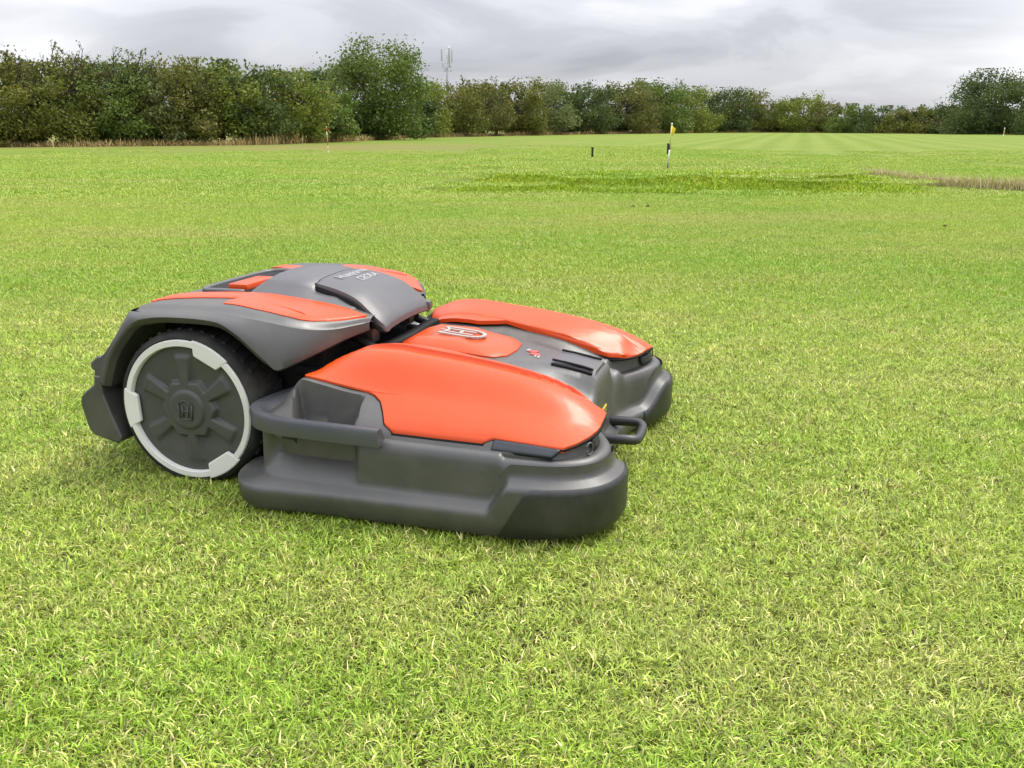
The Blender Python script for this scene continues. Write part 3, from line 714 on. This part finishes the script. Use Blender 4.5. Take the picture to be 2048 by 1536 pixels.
def blades_arrays(n, rad, L, Wd, lean, rng, clump=0.35, dryprob=.1, var=1.0):
    """n blades in a disc: arrays of vertices (n,5,3) and tint"""
    r = rad*np.sqrt(rng.random(n)); a = rng.random(n)*2*np.pi
    px = r*np.cos(a); py = r*np.sin(a)
    nc = max(3, int(n/22)); cr_ = rad*np.sqrt(rng.random(nc)); ca = rng.random(nc)*2*np.pi
    ccx = cr_*np.cos(ca); ccy = cr_*np.sin(ca); pick = rng.integers(0, nc, n); use = rng.random(n) < clump
    px = np.where(use, ccx[pick]+rng.normal(0, rad*.035, n), px); py = np.where(use, ccy[pick]+rng.normal(0, rad*.035, n), py)
    cdir = rng.random(nc)*2*np.pi
    az = np.where(use, cdir[pick]+rng.normal(0, .9, n), rng.random(n)*2*np.pi)
    ln = L*(.45+.75*rng.random(n)**1.3); wd = Wd*(.6+.7*rng.random(n)); le = np.clip(rng.normal(lean, .30, n), .1, 1.45)
    dx, dy = np.cos(az), np.sin(az); tw = az+np.pi/2+rng.normal(0, .7, n); sx, sy = np.cos(tw)*wd/2, np.sin(tw)*wd/2
    V = np.zeros((n, 5, 3)); z0 = -.004
    h1 = ln*.55; a1 = le*.62; a2 = np.clip(le*1.5, 0, 1.75)
    mx_ = px+dx*h1*np.sin(a1); my_ = py+dy*h1*np.sin(a1); mz = z0+h1*np.cos(a1)
    tx = mx_+dx*ln*.5*np.sin(a2); ty = my_+dy*ln*.5*np.sin(a2); tz = np.maximum(mz+ln*.5*np.cos(a2), .002)
    V[:, 0] = np.stack([px-sx, py-sy, np.full(n, z0)], 1); V[:, 1] = np.stack([px+sx, py+sy, np.full(n, z0)], 1)
    V[:, 2] = np.stack([mx_+sx*.9, my_+sy*.9, mz], 1); V[:, 3] = np.stack([mx_-sx*.9, my_-sy*.9, mz], 1); V[:, 4] = np.stack([tx, ty, tz], 1)
    clr = rng.random(nc)*.35-.17
    light = np.clip(rng.random(n)*.8+.1+np.where(use, clr[pick], 0), 0, 1); dry = np.where(rng.random(n) < dryprob, .6+.5*rng.random(n), rng.random(n)*.5)
    light = .5+(light-.5)*var
    tint = np.zeros((n, 5, 4)); tint[..., 0] = light[:, None]; tint[..., 1] = dry[:, None]; tint[:, 2:4, 2] = .5; tint[:, 4, 2] = 1; tint[..., 3] = 1
    return V, tint
def blade_mesh(name, V, tint, mat):
    n = len(V); me = bpy.data.meshes.new(name)
    me.vertices.add(n*5); me.vertices.foreach_set('co', V.reshape(-1))
    me.loops.add(n*7); me.polygons.add(n*2)
    base = np.arange(n)*5
    lv = np.stack([base, base+1, base+2, base+3, base+3, base+2, base+4], 1).reshape(-1)
    me.loops.foreach_set('vertex_index', lv)
    st = np.stack([np.arange(n)*7, np.arange(n)*7+4], 1).reshape(-1); me.polygons.foreach_set('loop_start', st)
    me.update(calc_edges=True)
    a = me.color_attributes.new('tint', 'FLOAT_COLOR', 'POINT'); a.data.foreach_set('color', tint.reshape(-1))
    me.polygons.foreach_set('use_smooth', [True]*len(me.polygons)); me.materials.append(mat); me.validate()
    return me
def patch_collection(name, k, n, rad, L, Wd, lean, seed, dryprob=.1, mat=None, var=1.0, clump=.35):
    c = bpy.data.collections.new(name)
    for i in range(k):
        V, t_ = blades_arrays(n, rad, L, Wd, lean, np.random.default_rng(seed+i), dryprob=dryprob, var=var, clump=clump)
        c.objects.link(bpy.data.objects.new(name, blade_mesh(name, V, t_, mat or M['blades'])))
    return c
def scatter(name, P, rot, sc, coll, label):
    me = bpy.data.meshes.new(name); me.from_pydata([tuple(p) for p in P], [], [])
    a = me.attributes.new('rot', 'FLOAT', 'POINT'); a.data.foreach_set('value', np.asarray(rot, np.float32))
    a = me.attributes.new('scl', 'FLOAT', 'POINT'); a.data.foreach_set('value', np.asarray(sc, np.float32))
    a = me.attributes.new('pick', 'INT', 'POINT'); a.data.foreach_set('value', RNG.integers(0, 1000, len(P)).astype(np.int32))
    o = bpy.data.objects.new(name, me); COL.objects.link(o)
    ng = bpy.data.node_groups.new(name+'_nodes', 'GeometryNodeTree')
    ng.interface.new_socket('Geometry', in_out='INPUT', socket_type='NodeSocketGeometry'); ng.interface.new_socket('Geometry', in_out='OUTPUT', socket_type='NodeSocketGeometry')
    gi = ng.nodes.new('NodeGroupInput'); go = ng.nodes.new('NodeGroupOutput'); ip = ng.nodes.new('GeometryNodeInstanceOnPoints')
    ci = ng.nodes.new('GeometryNodeCollectionInfo'); ci.inputs['Collection'].default_value = coll; ci.inputs['Separate Children'].default_value = True; ci.inputs['Reset Children'].default_value = True
    def attr(nm, tp):
        n = ng.nodes.new('GeometryNodeInputNamedAttribute'); n.data_type = tp; n.inputs['Name'].default_value = nm; return n.outputs['Attribute']
    cb = ng.nodes.new('ShaderNodeCombineXYZ'); ng.links.new(attr('rot', 'FLOAT'), cb.inputs[2])
    ng.links.new(gi.outputs[0], ip.inputs['Points']); ng.links.new(ci.outputs[0], ip.inputs['Instance']); ip.inputs['Pick Instance'].default_value = True
    ng.links.new(attr('pick', 'INT'), ip.inputs['Instance Index']); ng.links.new(cb.outputs[0], ip.inputs['Rotation']); ng.links.new(attr('scl', 'FLOAT'), ip.inputs['Scale'])
    ng.links.new(ip.outputs[0], go.inputs[0])
    md = o.modifiers.new('scatter', 'NODES'); md.node_group = ng
    tag(o, label, None, None, 'stuff'); return o
def field_points(y0, y1, spacing, half=.62, marg=.35):
    P = []
    y = y0
    while y < y1:
        s = spacing(y) if callable(spacing) else spacing
        w = half*y+marg; nx = int(2*w/s)+1
        for i in range(nx):
            P.append((-w+i*s+random.uniform(-.5, .5)*s, y+random.uniform(-.5, .5)*s))
        y += s
    P = np.array(P); return np.column_stack([P, ground_z(P[:, 0], P[:, 1])])
near_c = patch_collection('grass_patch', 6, 2300, .17, .029, .0027, .95, 50, .28, var=1.25, clump=.6)
P = field_points(.95, 5.2, .138)
mwi = MW.matrix_basis.inverted(); lc = np.array([mwi @ Vector(p) for p in P])
P = P[~((lc[:, 0] > -.66) & (lc[:, 0] < .07) & (abs(lc[:, 1]) < .51))]      # blades left out under the deck so its contact shadow comes out darker
scatter('grass', P, RNG.random(len(P))*6.28, .8+.45*RNG.random(len(P)), near_c, 'short lime green lawn grass with dry straw blades around the mower')
mid_c = patch_collection('grass_patch_mid', 5, 2800, .34, .030, .0042, .8, 80, .10, var=.5)
P = field_points(4.9, 12.5, .28)
scatter('grass_mid', P, RNG.random(len(P))*6.28, .8+.45*RNG.random(len(P)), mid_c, 'mown lawn grass stretching behind the mower towards the bank')
far_c = patch_collection('grass_patch_far', 4, 2200, .8, .038, .012, .8, 110, .02, var=.2)
P = field_points(12.1, 40, .85)
P = P[RNG.random(len(P)) > smooth01(20, 40, P[:, 1])]
scatter('grass_far', P, RNG.random(len(P))*6.28, .8+.4*RNG.random(len(P)), far_c, 'smooth mown grass of the far field and green')

# ================================================================ rough grasses (dry, uncut)
def straw_material(name, c0, c1):
    m, t, b = mat_new(name)
    at = N(t, 'ShaderNodeAttribute'); at.attribute_name = 'tint'; sp = N(t, 'ShaderNodeSeparateColor'); t.links.new(at.outputs['Color'], sp.inputs[0])
    t.links.new(mixc(t, sp.outputs[0], c0, c1), b.inputs['Base Color']); b.inputs['Roughness'].default_value = .8; b.inputs['Specular IOR Level'].default_value = .1
    return m
M['straw'] = straw_material('dry_straw', (.21, .15, .055), (.48, .37, .17))
M['fescue'] = straw_material('pink_fescue', (.30, .28, .11), (.70, .60, .36))
def rough(name, pts, L, Wd, lean, mat, label, seed):
    """blades at given points (with per point height factor)"""
    rng = np.random.default_rng(seed); pts = np.asarray(pts); n = len(pts)
    V, t_ = blades_arrays(n, .0001, L, Wd, lean, rng, clump=0)
    k = pts[:, 3][:, None]; base = V[:, 0:1].copy()
    V[..., 2] *= k; V[..., 0] = V[..., 0]*1+pts[:, 0][:, None]; V[..., 1] = V[..., 1]+pts[:, 1][:, None]; V[..., 2] += pts[:, 2][:, None]
    o = link_mesh(name, blade_mesh(name, V, t_, mat), None); tag(o, label, None, None, 'stuff'); return o
rng = np.random.default_rng(5); hp = []
for i in range(26000):
    X = rng.uniform(-42, 60); Y = float(hedge_y(X))-rng.uniform(-.6, 1.6)*(1+.3*math.sin(X*.9))
    k = .7+.5*math.sin(X*.7)*math.sin(X*.23+1)+.25*rng.random()
    if X > 20: k *= .7
    hp.append((X, Y, 0, max(.25, k)))
rough('dry_grass_margin', hp, .44, .045, .4, M['straw'], 'uncut tan dry grass margin along the foot of the hedge', 3)
# tongue of pale rough grass beside the raised green
hp = []
A = np.array([(5.85, 16.4), (6.4, 15.6), (7.2, 14.6), (8.0, 13.75), (8.6, 13.35)])
for i in range(9000):
    t_ = rng.random(); X = np.interp(t_, np.linspace(0, 1, 5), A[:, 0]); Y = np.interp(t_, np.linspace(0, 1, 5), A[:, 1])
    X += rng.normal(0, .06); Y += rng.normal(0, .09); k = min(1, .55+4*t_, 4*(1.02-t_))*(.75+.5*rng.random())
    hp.append((X, Y, float(ground_z(X, Y)), k))
rough('rough_grass_tongue', hp, .19, .009, .45, M['fescue'], 'tongue of pale tan rough grass beside the raised green', 4)
# longer tufts on the bank face
M['bankgrass'] = straw_material('bank_grass', (.22, .345, .02), (.40, .50, .05))
hp = []
for i in range(30000):
    X = rng.uniform(-2.2, 7.2); f = float(bank_front(X)); Y = f+rng.uniform(-.02, 1.02)
    s = float(smooth01(-1.4, .3, X)*(1-smooth01(4.8, 6.6, X)))
    if rng.random() > s: continue
    if X > 5.5 and Y > 15: continue
    hp.append((X, Y, float(ground_z(X, Y)), .35+.7*rng.random()*(.6+.4*math.sin(X*3.1)*math.sin(Y*5+X))))
rough('bank_grass', hp, .085, .011, .6, M['bankgrass'], 'longer deep green grass on the face of the bank', 6)

# ================================================================ trees of the hedge
def leaf_material(name, c0, c1, c2):
    m, t, b = mat_new(name)
    at = N(t, 'ShaderNodeAttribute'); at.attribute_name = 'tint'; sp = N(t, 'ShaderNodeSeparateColor'); t.links.new(at.outputs['Color'], sp.inputs[0])
    r = ramp(t, [(0, c0), (.55, c1), (1, c2)]); t.links.new(sp.outputs[0], r.inputs[0])
    t.links.new(r.outputs[0], b.inputs['Base Color']); b.inputs['Roughness'].default_value = .6; b.inputs['Specular IOR Level'].default_value = .25
    tr = N(t, 'ShaderNodeBsdfTranslucent'); t.links.new(r.outputs[0], tr.inputs[0]); mx = N(t, 'ShaderNodeMixShader'); mx.inputs[0].default_value = .25
    t.links.new(b.outputs[0], mx.inputs[1]); t.links.new(tr.outputs[0], mx.inputs[2]); t.links.new(mx.outputs[0], t.nodes['Material Output'].inputs[0])
    return m
LEAF = {
 'olive': leaf_material('olive_leaves', (0.099, 0.117, 0.019), (0.154, 0.168, 0.028), (0.209, 0.189, 0.041)),
 'green': leaf_material('green_leaves', (0.076, 0.124, 0.021), (0.128, 0.185, 0.032), (0.165, 0.204, 0.037)),
 'dark': leaf_material('dark_leaves', (0.051, 0.083, 0.024), (0.083, 0.122, 0.029), (0.110, 0.138, 0.033)),
 'yellow': leaf_material('yellowing_leaves', (0.118, 0.165, 0.019), (0.188, 0.231, 0.034), (0.235, 0.237, 0.041)),
 'rust': leaf_material('rusty_leaves', (0.098, 0.117, 0.024), (0.149, 0.156, 0.034), (0.190, 0.161, 0.045)),
 'grey': leaf_material('grey_green_leaves', (0.112, 0.145, 0.050), (0.168, 0.203, 0.068), (0.198, 0.208, 0.073)),
}
M['bark'] = plastic('bark', (.075, .058, .042), .9, .2)
def leaf_mesh(name, C, size, tint, rng, mat):
    n = len(C); V = np.zeros((n, 4, 3)); a = rng.normal(size=(n, 3)); a /= np.linalg.norm(a, axis=1)[:, None]
    u = np.cross(a, rng.normal(size=(n, 3))); u /= np.linalg.norm(u, axis=1)[:, None]+1e-9; w = np.cross(a, u)
    l = size*(.6+.8*rng.random(n))[:, None]; wd = l*(.45+.25*rng.random(n))[:, None]
    V[:, 0] = C-u*l; V[:, 1] = C+w*wd-u*l*.1; V[:, 2] = C+u*l+a*l*.25; V[:, 3] = C-w*wd-u*l*.1
    me = bpy.data.meshes.new(name); me.vertices.add(n*4); me.vertices.foreach_set('co', V.reshape(-1)); me.loops.add(n*4); me.polygons.add(n)
    me.loops.foreach_set('vertex_index', np.arange(n*4)); me.polygons.foreach_set('loop_start', np.arange(n)*4); me.update(calc_edges=True)
    t4 = np.ones((n, 4, 4)); t4[..., 0] = tint[:, None]
    at = me.color_attributes.new('tint', 'FLOAT_COLOR', 'POINT'); at.data.foreach_set('color', t4.reshape(-1)); me.materials.append(mat); me.validate()
    return me
def tree(name, label, X, Y, hw, H, kind, group, n=4200, leaf=.13, twigs=0, low=.15, seed=0, pw=3.2, ng=34):
    rng = np.random.default_rng(seed+1000); root = empty(name, (X, Y, 0)); tag(root, label, 'tree', group)
    # clump centres: fill the crown volume, denser towards the skin
    cl = []
    zc_ = H*(low+(1-low)*.5); hz = H*(1-low)*.5
    while len(cl) < ng:
        p = rng.uniform(-1, 1, 3); q = (np.abs(p)**pw).sum()**(1/pw)
        if q > 1 or q < .35: continue
        z = zc_+p[2]*hz
        s = 1.0 if p[2] > 0 else 1.0
        cl.append((p[0]*hw*.92, p[1]*hw*.80, z*1.0-hz*.06, rng.uniform(.22, .42)*min(hw, hz*1.1)))
    # skirt of foliage near the ground
    if low < .3:
        for k in range(ng//3): cl.append((rng.uniform(-1, 1)*hw*.95, rng.uniform(-1, .4)*hw*.6, H*rng.uniform(.10, .28), rng.uniform(.22, .34)*hw))
    cl = np.array(cl)
    wts = cl[:, 3]**2; wts /= wts.sum(); pick = rng.choice(len(cl), n, p=wts)
    d = rng.normal(size=(n, 3)); d /= np.linalg.norm(d, axis=1)[:, None]; rr = rng.random(n)**.42
    C = cl[pick, :3]+d*rr[:, None]*cl[pick, 3][:, None]*np.array([1.0, 1.0, .78])
    # sprays reaching out of the skin
    ns = n//(9 if name != 'ash_tree' else 22); k = rng.choice(len(cl), ns); d2 = rng.normal(size=(ns, 3)); d2[:, 2] = abs(d2[:, 2])*1.1; d2 /= np.linalg.norm(d2, axis=1)[:, None]
    C = np.vstack([C, cl[k, :3]+d2*cl[k, 3][:, None]*(1+.55*rng.random(ns)[:, None])])
    C[:, 2] = np.clip(C[:, 2], .08, H*1.04)
    ct = rng.random(len(cl))*.5; tint = np.clip(np.concatenate([ct[pick], ct[k]])+rng.random(len(C))*.5, 0, 1)
    link_mesh('crown', leaf_mesh('crown', C, leaf, tint, rng, LEAF[kind]), None, root)
    P = [tube([(0, 0, -.05), (.05*hw, 0, H*.2), (-.03*hw, .02, H*.45), (.02, 0, H*.75)], [.035*H, .028*H, .02*H, .008*H], 7)]
    for c in cl[rng.choice(len(cl), min(16, len(cl)), replace=False)]:
        z0 = H*rng.uniform(.12, .5); tx_ = float(np.interp(z0/H, [0, .2, .45, .75], [0, .05*hw, -.03*hw, .02])); m_ = np.array([c[0]*.45, c[1]*.45, z0+(c[2]-z0)*.4]); P.append(tube([(tx_, .01, z0), m_, c[:3]], [.014*H, .009*H, .003*H], 5))
    tw = []
    for i in range(twigs):
        b0 = np.array([rng.uniform(-.75, .75)*hw, rng.uniform(-.4, .4)*hw, H*rng.uniform(.62, .8)]); d0 = np.array([rng.normal()*.35+b0[0]/hw*.4, rng.normal()*.3, 1]); ln = H*rng.uniform(.24, .52)*(1 if twigs > 30 else .55)
        p1 = b0+d0*ln*.5; p2 = b0+d0*ln*.9+np.array([rng.normal()*.12, 0, 0])*ln
        P.append(tube([(.02, 0, H*.5), b0*.6+np.array([0, 0, H*.22]), b0, p1, p2], [.035, .033, .028, .022, .010], 4))
        for q in range(5):
            s0 = b0+(p2-b0)*rng.uniform(.35, .95); e0 = s0+np.array([rng.normal()*.6, rng.normal()*.4, .6+.4*rng.random()])*ln*.28
            P.append(tube([s0, e0], [.014, .007], 3))
            for w_ in range(8): tw.append(s0+(e0-s0)*rng.uniform(.3, 1.05)+rng.normal(size=3)*.05)
    V, F = join(*P); mesh('trunk', V, F, M['bark'], root)
    if tw: link_mesh('sparse_leaves', leaf_mesh('sparse_leaves', np.array(tw), leaf*.8, rng.random(len(tw)), rng, LEAF[kind]), None, root)
    return root
def at_px(px, back=0.0):
    """place on the hedge line seen in that direction; returns world x, y"""
    k = (px-1024)/1850
    ys = np.linspace(25, 160, 1400); X = k*1.0*ys*.963; d = ys-hedge_y(X); i = int(np.argmax(d > 0)); return float(X[i]), float(ys[i]+back)
HG = 'trees of the long hedge'
# (px, half width px, top px, kind, name, twigs, label)
LIST = [
 (-95, 130, 95, 'olive', 'hawthorn_tree', 6, 'olive hawthorn running off past the first twiggy tree of the hedge'),
 (50, 110, 92, 'olive', 'hawthorn_tree', 46, 'tall olive hawthorn with the widest spread of bare twigs on top'),
 (195, 75, 98, 'green', 'hawthorn_tree', 40, 'green hawthorn with a narrow tuft of bare upright twigs on top'),
 (262, 62, 138, 'grey', 'elder_shrub', 4, 'low grey-green shrub in the dip beside the narrow twiggy hawthorn'),
 (345, 80, 118, 'rust', 'hawthorn_tree', 10, 'rusty brown hawthorn topped by one thin leafy sprig'),
 (428, 70, 122, 'yellow', 'hawthorn_tree', 5, 'yellowing hawthorn between the rusty one and a dark drooping one'),
 (500, 66, 136, 'dark', 'hawthorn_tree', 5, 'dark drooping hawthorn next to the yellowing hawthorn'),
 (580, 62, 140, 'yellow', 'hawthorn_tree', 12, 'golden topped hawthorn behind the red and white flag stick'),
 (640, 55, 150, 'green', 'hawthorn_tree', 6, 'bright green bush leaning against the tall round tree'),
 (752, 84, 78, 'green', 'ash_tree', 0, 'tall round-headed green tree rising high above the hedge'),
 (842, 42, 168, 'yellow', 'hawthorn_tree', 3, 'small yellow-green bush at the foot of the tall round tree'),
 (905, 52, 158, 'olive', 'hawthorn_tree', 8, 'olive bush directly below the telecom mast'),
 (965, 48, 162, 'rust', 'hawthorn_tree', 8, 'reddish hawthorn just beyond the bush under the mast'),
 (1030, 54, 158, 'olive', 'hawthorn_tree', 10, 'brown-topped olive hawthorn beside the pale grey-green tree'),
 (1100, 44, 168, 'grey', 'willow_tree', 0, 'pale grey-green tree showing in a gap of the hedge'),
 (1165, 58, 162, 'dark', 'hawthorn_tree', 10, 'dark hawthorn beside the pale grey-green tree'),
 (1240, 58, 166, 'rust', 'hawthorn_tree', 8, 'brownish hawthorn with upright shoots behind the lone dark post'),
 (1318, 62, 160, 'green', 'hawthorn_tree', 16, 'green hawthorn with spiky leafless tips behind the yellow flag'),
 (1380, 56, 174, 'yellow', 'hawthorn_tree', 4, 'light yellow-green hawthorn next to the spiky tipped one'),
 (1440, 50, 176, 'dark', 'hawthorn_tree', 5, 'dark hawthorn last but one before the low gap in the hedge'),
 (1490, 42, 178, 'olive', 'hawthorn_tree', 5, 'olive hawthorn standing at the edge of the low gap in the hedge'),
 (1545, 46, 208, 'grey', 'scrub_bush', 3, 'low grey scrub filling the gap of the hedge'),
 (1612, 50, 184, 'yellow', 'field_maple', 3, 'rounded yellow-green maple standing alone above low scrub'),
 (1668, 40, 204, 'rust', 'scrub_bush', 3, 'rusty scrub leaning on the rounded yellow-green maple'),
 (1715, 40, 208, 'green', 'scrub_bush', 3, 'light green scrub beyond the rusty scrub'),
 (1768, 44, 212, 'dark', 'scrub_bush', 2, 'dark rounded scrub in the low stretch of hedge'),
 (1825, 42, 220, 'olive', 'scrub_bush', 4, 'lowest olive scrub in the sag of the hedge top'),
 (1880, 42, 212, 'olive', 'scrub_bush', 6, 'olive scrub with pale tips before the big dark oak'),
 (1925, 38, 206, 'grey', 'scrub_bush', 3, 'grey-green scrub touching the big dark oak'),
 (2015, 92, 142, 'dark', 'oak_tree', 0, 'big dark oak at the end of the low scrub'),
 (2150, 95, 150, 'dark', 'oak_tree', 0, 'dark oak behind the big oak, running on past it'),
]
for i, (px, hwp, top, kind, nm, tw, lb) in enumerate(LIST):
    X, Y = at_px(px, 1.2); sc_ = Y*.963/1850; base = 249+CAM_H/ (sc_)
    H = (base-top)*sc_*.95; hw = hwp*sc_*1.28
    lf = .052+.00052*Y
    n = int(np.clip(2.6*(2*hw*H)/(lf*lf), 5000, 26000))
    big = nm in ('ash_tree',)
    tree(nm, lb, X, Y, hw, H*(1.0 if tw < 30 else .80), kind, HG, n=(26000 if big else n), leaf=lf, twigs=tw, low=(.10), seed=i, ng=(70 if big else 40), pw=(2.0 if big else 3.2))
# second rank closing the gaps behind
for i, px in enumerate(range(-60, 2200, 105)):
    X, Y = at_px(px, 6.5); sc_ = Y*.963/1850; top = float(np.interp(px, [q[0] for q in LIST], [max(q[2], 118) for q in LIST]))+14
    if 800 > px > 650: top += 40
    H = (249+CAM_H/sc_-top)*sc_
    tree('backing_shrub', 'dark shrub in the second rank behind the hedge', X, Y, 66*sc_, H, 'dark', 'second rank behind the hedge', n=6000, leaf=.07+.0007*Y, seed=300+i, ng=24)

# ================================================================ course furniture
def cyl(p0, p1, r, ns=10): return tube([p0, p1], r, ns)
M['flagred'] = plastic('red_cloth', (.42, .05, .03), .8, .2); M['flagyellow'] = plastic('yellow_cloth', (.75, .55, .04), .8, .2)
M['polewhite'] = plastic('white_pole', (.75, .75, .70), .5, .4); M['polered'] = plastic('red_pole', (.45, .06, .04), .5, .4); M['poleblack'] = plastic('black_pole', (.07, .07, .07), .5, .4)
M['poleyellow'] = plastic('pale_yellow_pole', (.72, .66, .25), .5, .4); M['postwood'] = plastic('dark_post_wood', (.035, .028, .02), .85, .2)
M['galv'] = plastic('galvanised_steel', (.45, .46, .48), .5, .5, metallic=.4)
def flagstick(loc, H, segs, flagmat, label, tilt=0., flagH=.16, r=.012):
    root = empty('flagstick', loc); root.rotation_euler = (0, tilt, 0); tag(root, label, 'flagstick')
    z = 0
    for mname, frac in segs:
        V, F = cyl((0, 0, z*H), (0, 0, (z+frac)*H), r); mesh('pole_section', V, F, M[mname], root); z += frac
    V, F = tube([(0, 0, H), (0, 0, H+.02), (0, 0, H+.03)], [r*1.4, r*1.4, .002], 8); mesh('finial', V, F, M['polewhite'], root)
    if flagmat:
        G = np.zeros((8, 6, 3))
        for i in range(8):
            for j in range(6):
                u = i/7; v = j/5
                G[i, j] = (r+.065*u-.02*u*v, .018*math.sin(u*7+v*2), H-.02-flagH*(v*(1-.55*u)+.35*u))
        V, F = slab(G, .002, 1, (0, 1, 0)); mesh('flag', V, F, flagmat, root)
    return root
def place(px, Y): return (px-1024)/1850*Y*.963
Y1 = 15.9; X1 = place(1339, Y1)
flagstick((X1, Y1, float(ground_z(X1, Y1))), .72, [('poleblack', .14), ('polewhite', .30), ('poleblack', .12), ('poleyellow', .44)], M['flagyellow'], 'pale flag stick with small yellow flag on the raised green', .055, .15)
Y2 = 33.5; X2 = place(654, Y2)
flagstick((X2, Y2, 0), .88, [('polewhite', .10), ('poleyellow', .18), ('polered', .24), ('polewhite', .30), ('polered', .18)], M['flagred'], 'red and white banded flag stick before the tall round tree', -.03, .14, .012)
Y3 = 72; X3 = place(2010, Y3)
flagstick((X3, Y3, 0), .75, [('polewhite', .4), ('poleyellow', .3), ('polewhite', .3)], M['flagyellow'], 'distant pale flag stick before the big dark oak', .0, .12, .02)
def post(px, Y, H, label):
    X = place(px, Y); root = empty('marker_post', (X, Y, float(ground_z(X, Y)))); tag(root, label, 'post')
    V, F = box((0, 0, H/2-.02), (.045, .045, H+.04), .005); mesh('post_shaft', V, F, M['postwood'], root, angle=40)
    V, F = box((0, 0, H+.015), (.055, .055, .03), .008); mesh('post_cap', V, F, M['postwood'], root, angle=40)
post(1186, 22.0, .20, 'short dark wooden marker post standing alone on the far grass')
post(1338, 24.0, .24, 'short dark marker post just behind the yellow flag stick')
# telecom mast
YM = 150; XM = place(896, YM); mr = empty('telecom_mast', (XM, YM, 0)); tag(mr, 'grey telecom mast with upright panel antennas rising behind the hedge', 'mast')
sM = YM*.963/1850; zt = lambda py: CAM_H+(249-py)*sM
V, F = tube([(0, 0, 0), (0, 0, zt(160)), (0, 0, zt(108))], [.2, .17, .07], 10); mesh('mast_pole', V, F, M['galv'], mr)
V, F = cyl((.35, 0, zt(140)), (.35, 0, zt(100)), .06); mesh('lightning_rod', V, F, M['galv'], mr)
for dx, dy, p0, p1, w_ in ((-.78, 0, 128, 106, .24), (.36, -.15, 130, 104, .34), (.78, .2, 130, 106, .16)):
    V, F = box((dx, dy, (zt(p0)+zt(p1))/2), (w_, .2, zt(p1)-zt(p0)), .04); mesh('panel_antenna', V, F, M['galv'], mr, angle=40)
for z_ in (zt(132), zt(140), zt(147)):
    V, F = box((0, 0, z_), (1.5, .07, .07), .02); mesh('cross_arm', V, F, M['galv'], mr, angle=40)
for dx, z_ in ((-.6, zt(136)), (.55, zt(138)), (-.3, zt(144)), (.65, zt(146)), (.1, zt(142))):
    V, F = box((dx, -.15, z_), (.2, .2, .36), .03); mesh('radio_unit', V, F, M['galv'], mr, angle=40)
# scuffed earth on the sward
M['soil'] = plastic('bare_soil', (.055, .042, .022), .95, .1)
def divot(px, Y, w_, label):
    X = place(px, Y); g = np.random.default_rng(int(px)); n = 14; V = [(X, Y, float(ground_z(X, Y))+.03)]; 
    for k in range(n):
        q = 2*math.pi*k/n; r_ = w_*(.6+.5*g.random()); x_ = X+r_*math.cos(q); y_ = Y+.55*r_*math.sin(q); V.append((x_, y_, float(ground_z(x_, y_))+.004))
    for k in range(n):
        q = 2*math.pi*k/n; V.append((X+w_*.5*math.cos(q), Y+w_*.3*math.sin(q), float(ground_z(X, Y))+.015+.02*g.random()))
    F = [(1+k, 1+(k+1) % n, 15+(k+1) % n, 15+k) for k in range(n)]+[(15+k, 15+(k+1) % n, 0) for k in range(n)]
    o = mesh('soil_divot', V, F, M['soil']); tag(o, label, 'divot')
divot(1272, 11.0, .05, 'larger crumb of bare soil kicked up before the bank')
divot(1302, 11.05, .035, 'smaller crumb of bare soil beside the larger one before the bank')
divot(1915, 8.9, .035, 'small dark scuff of soil on open grass past the mower')
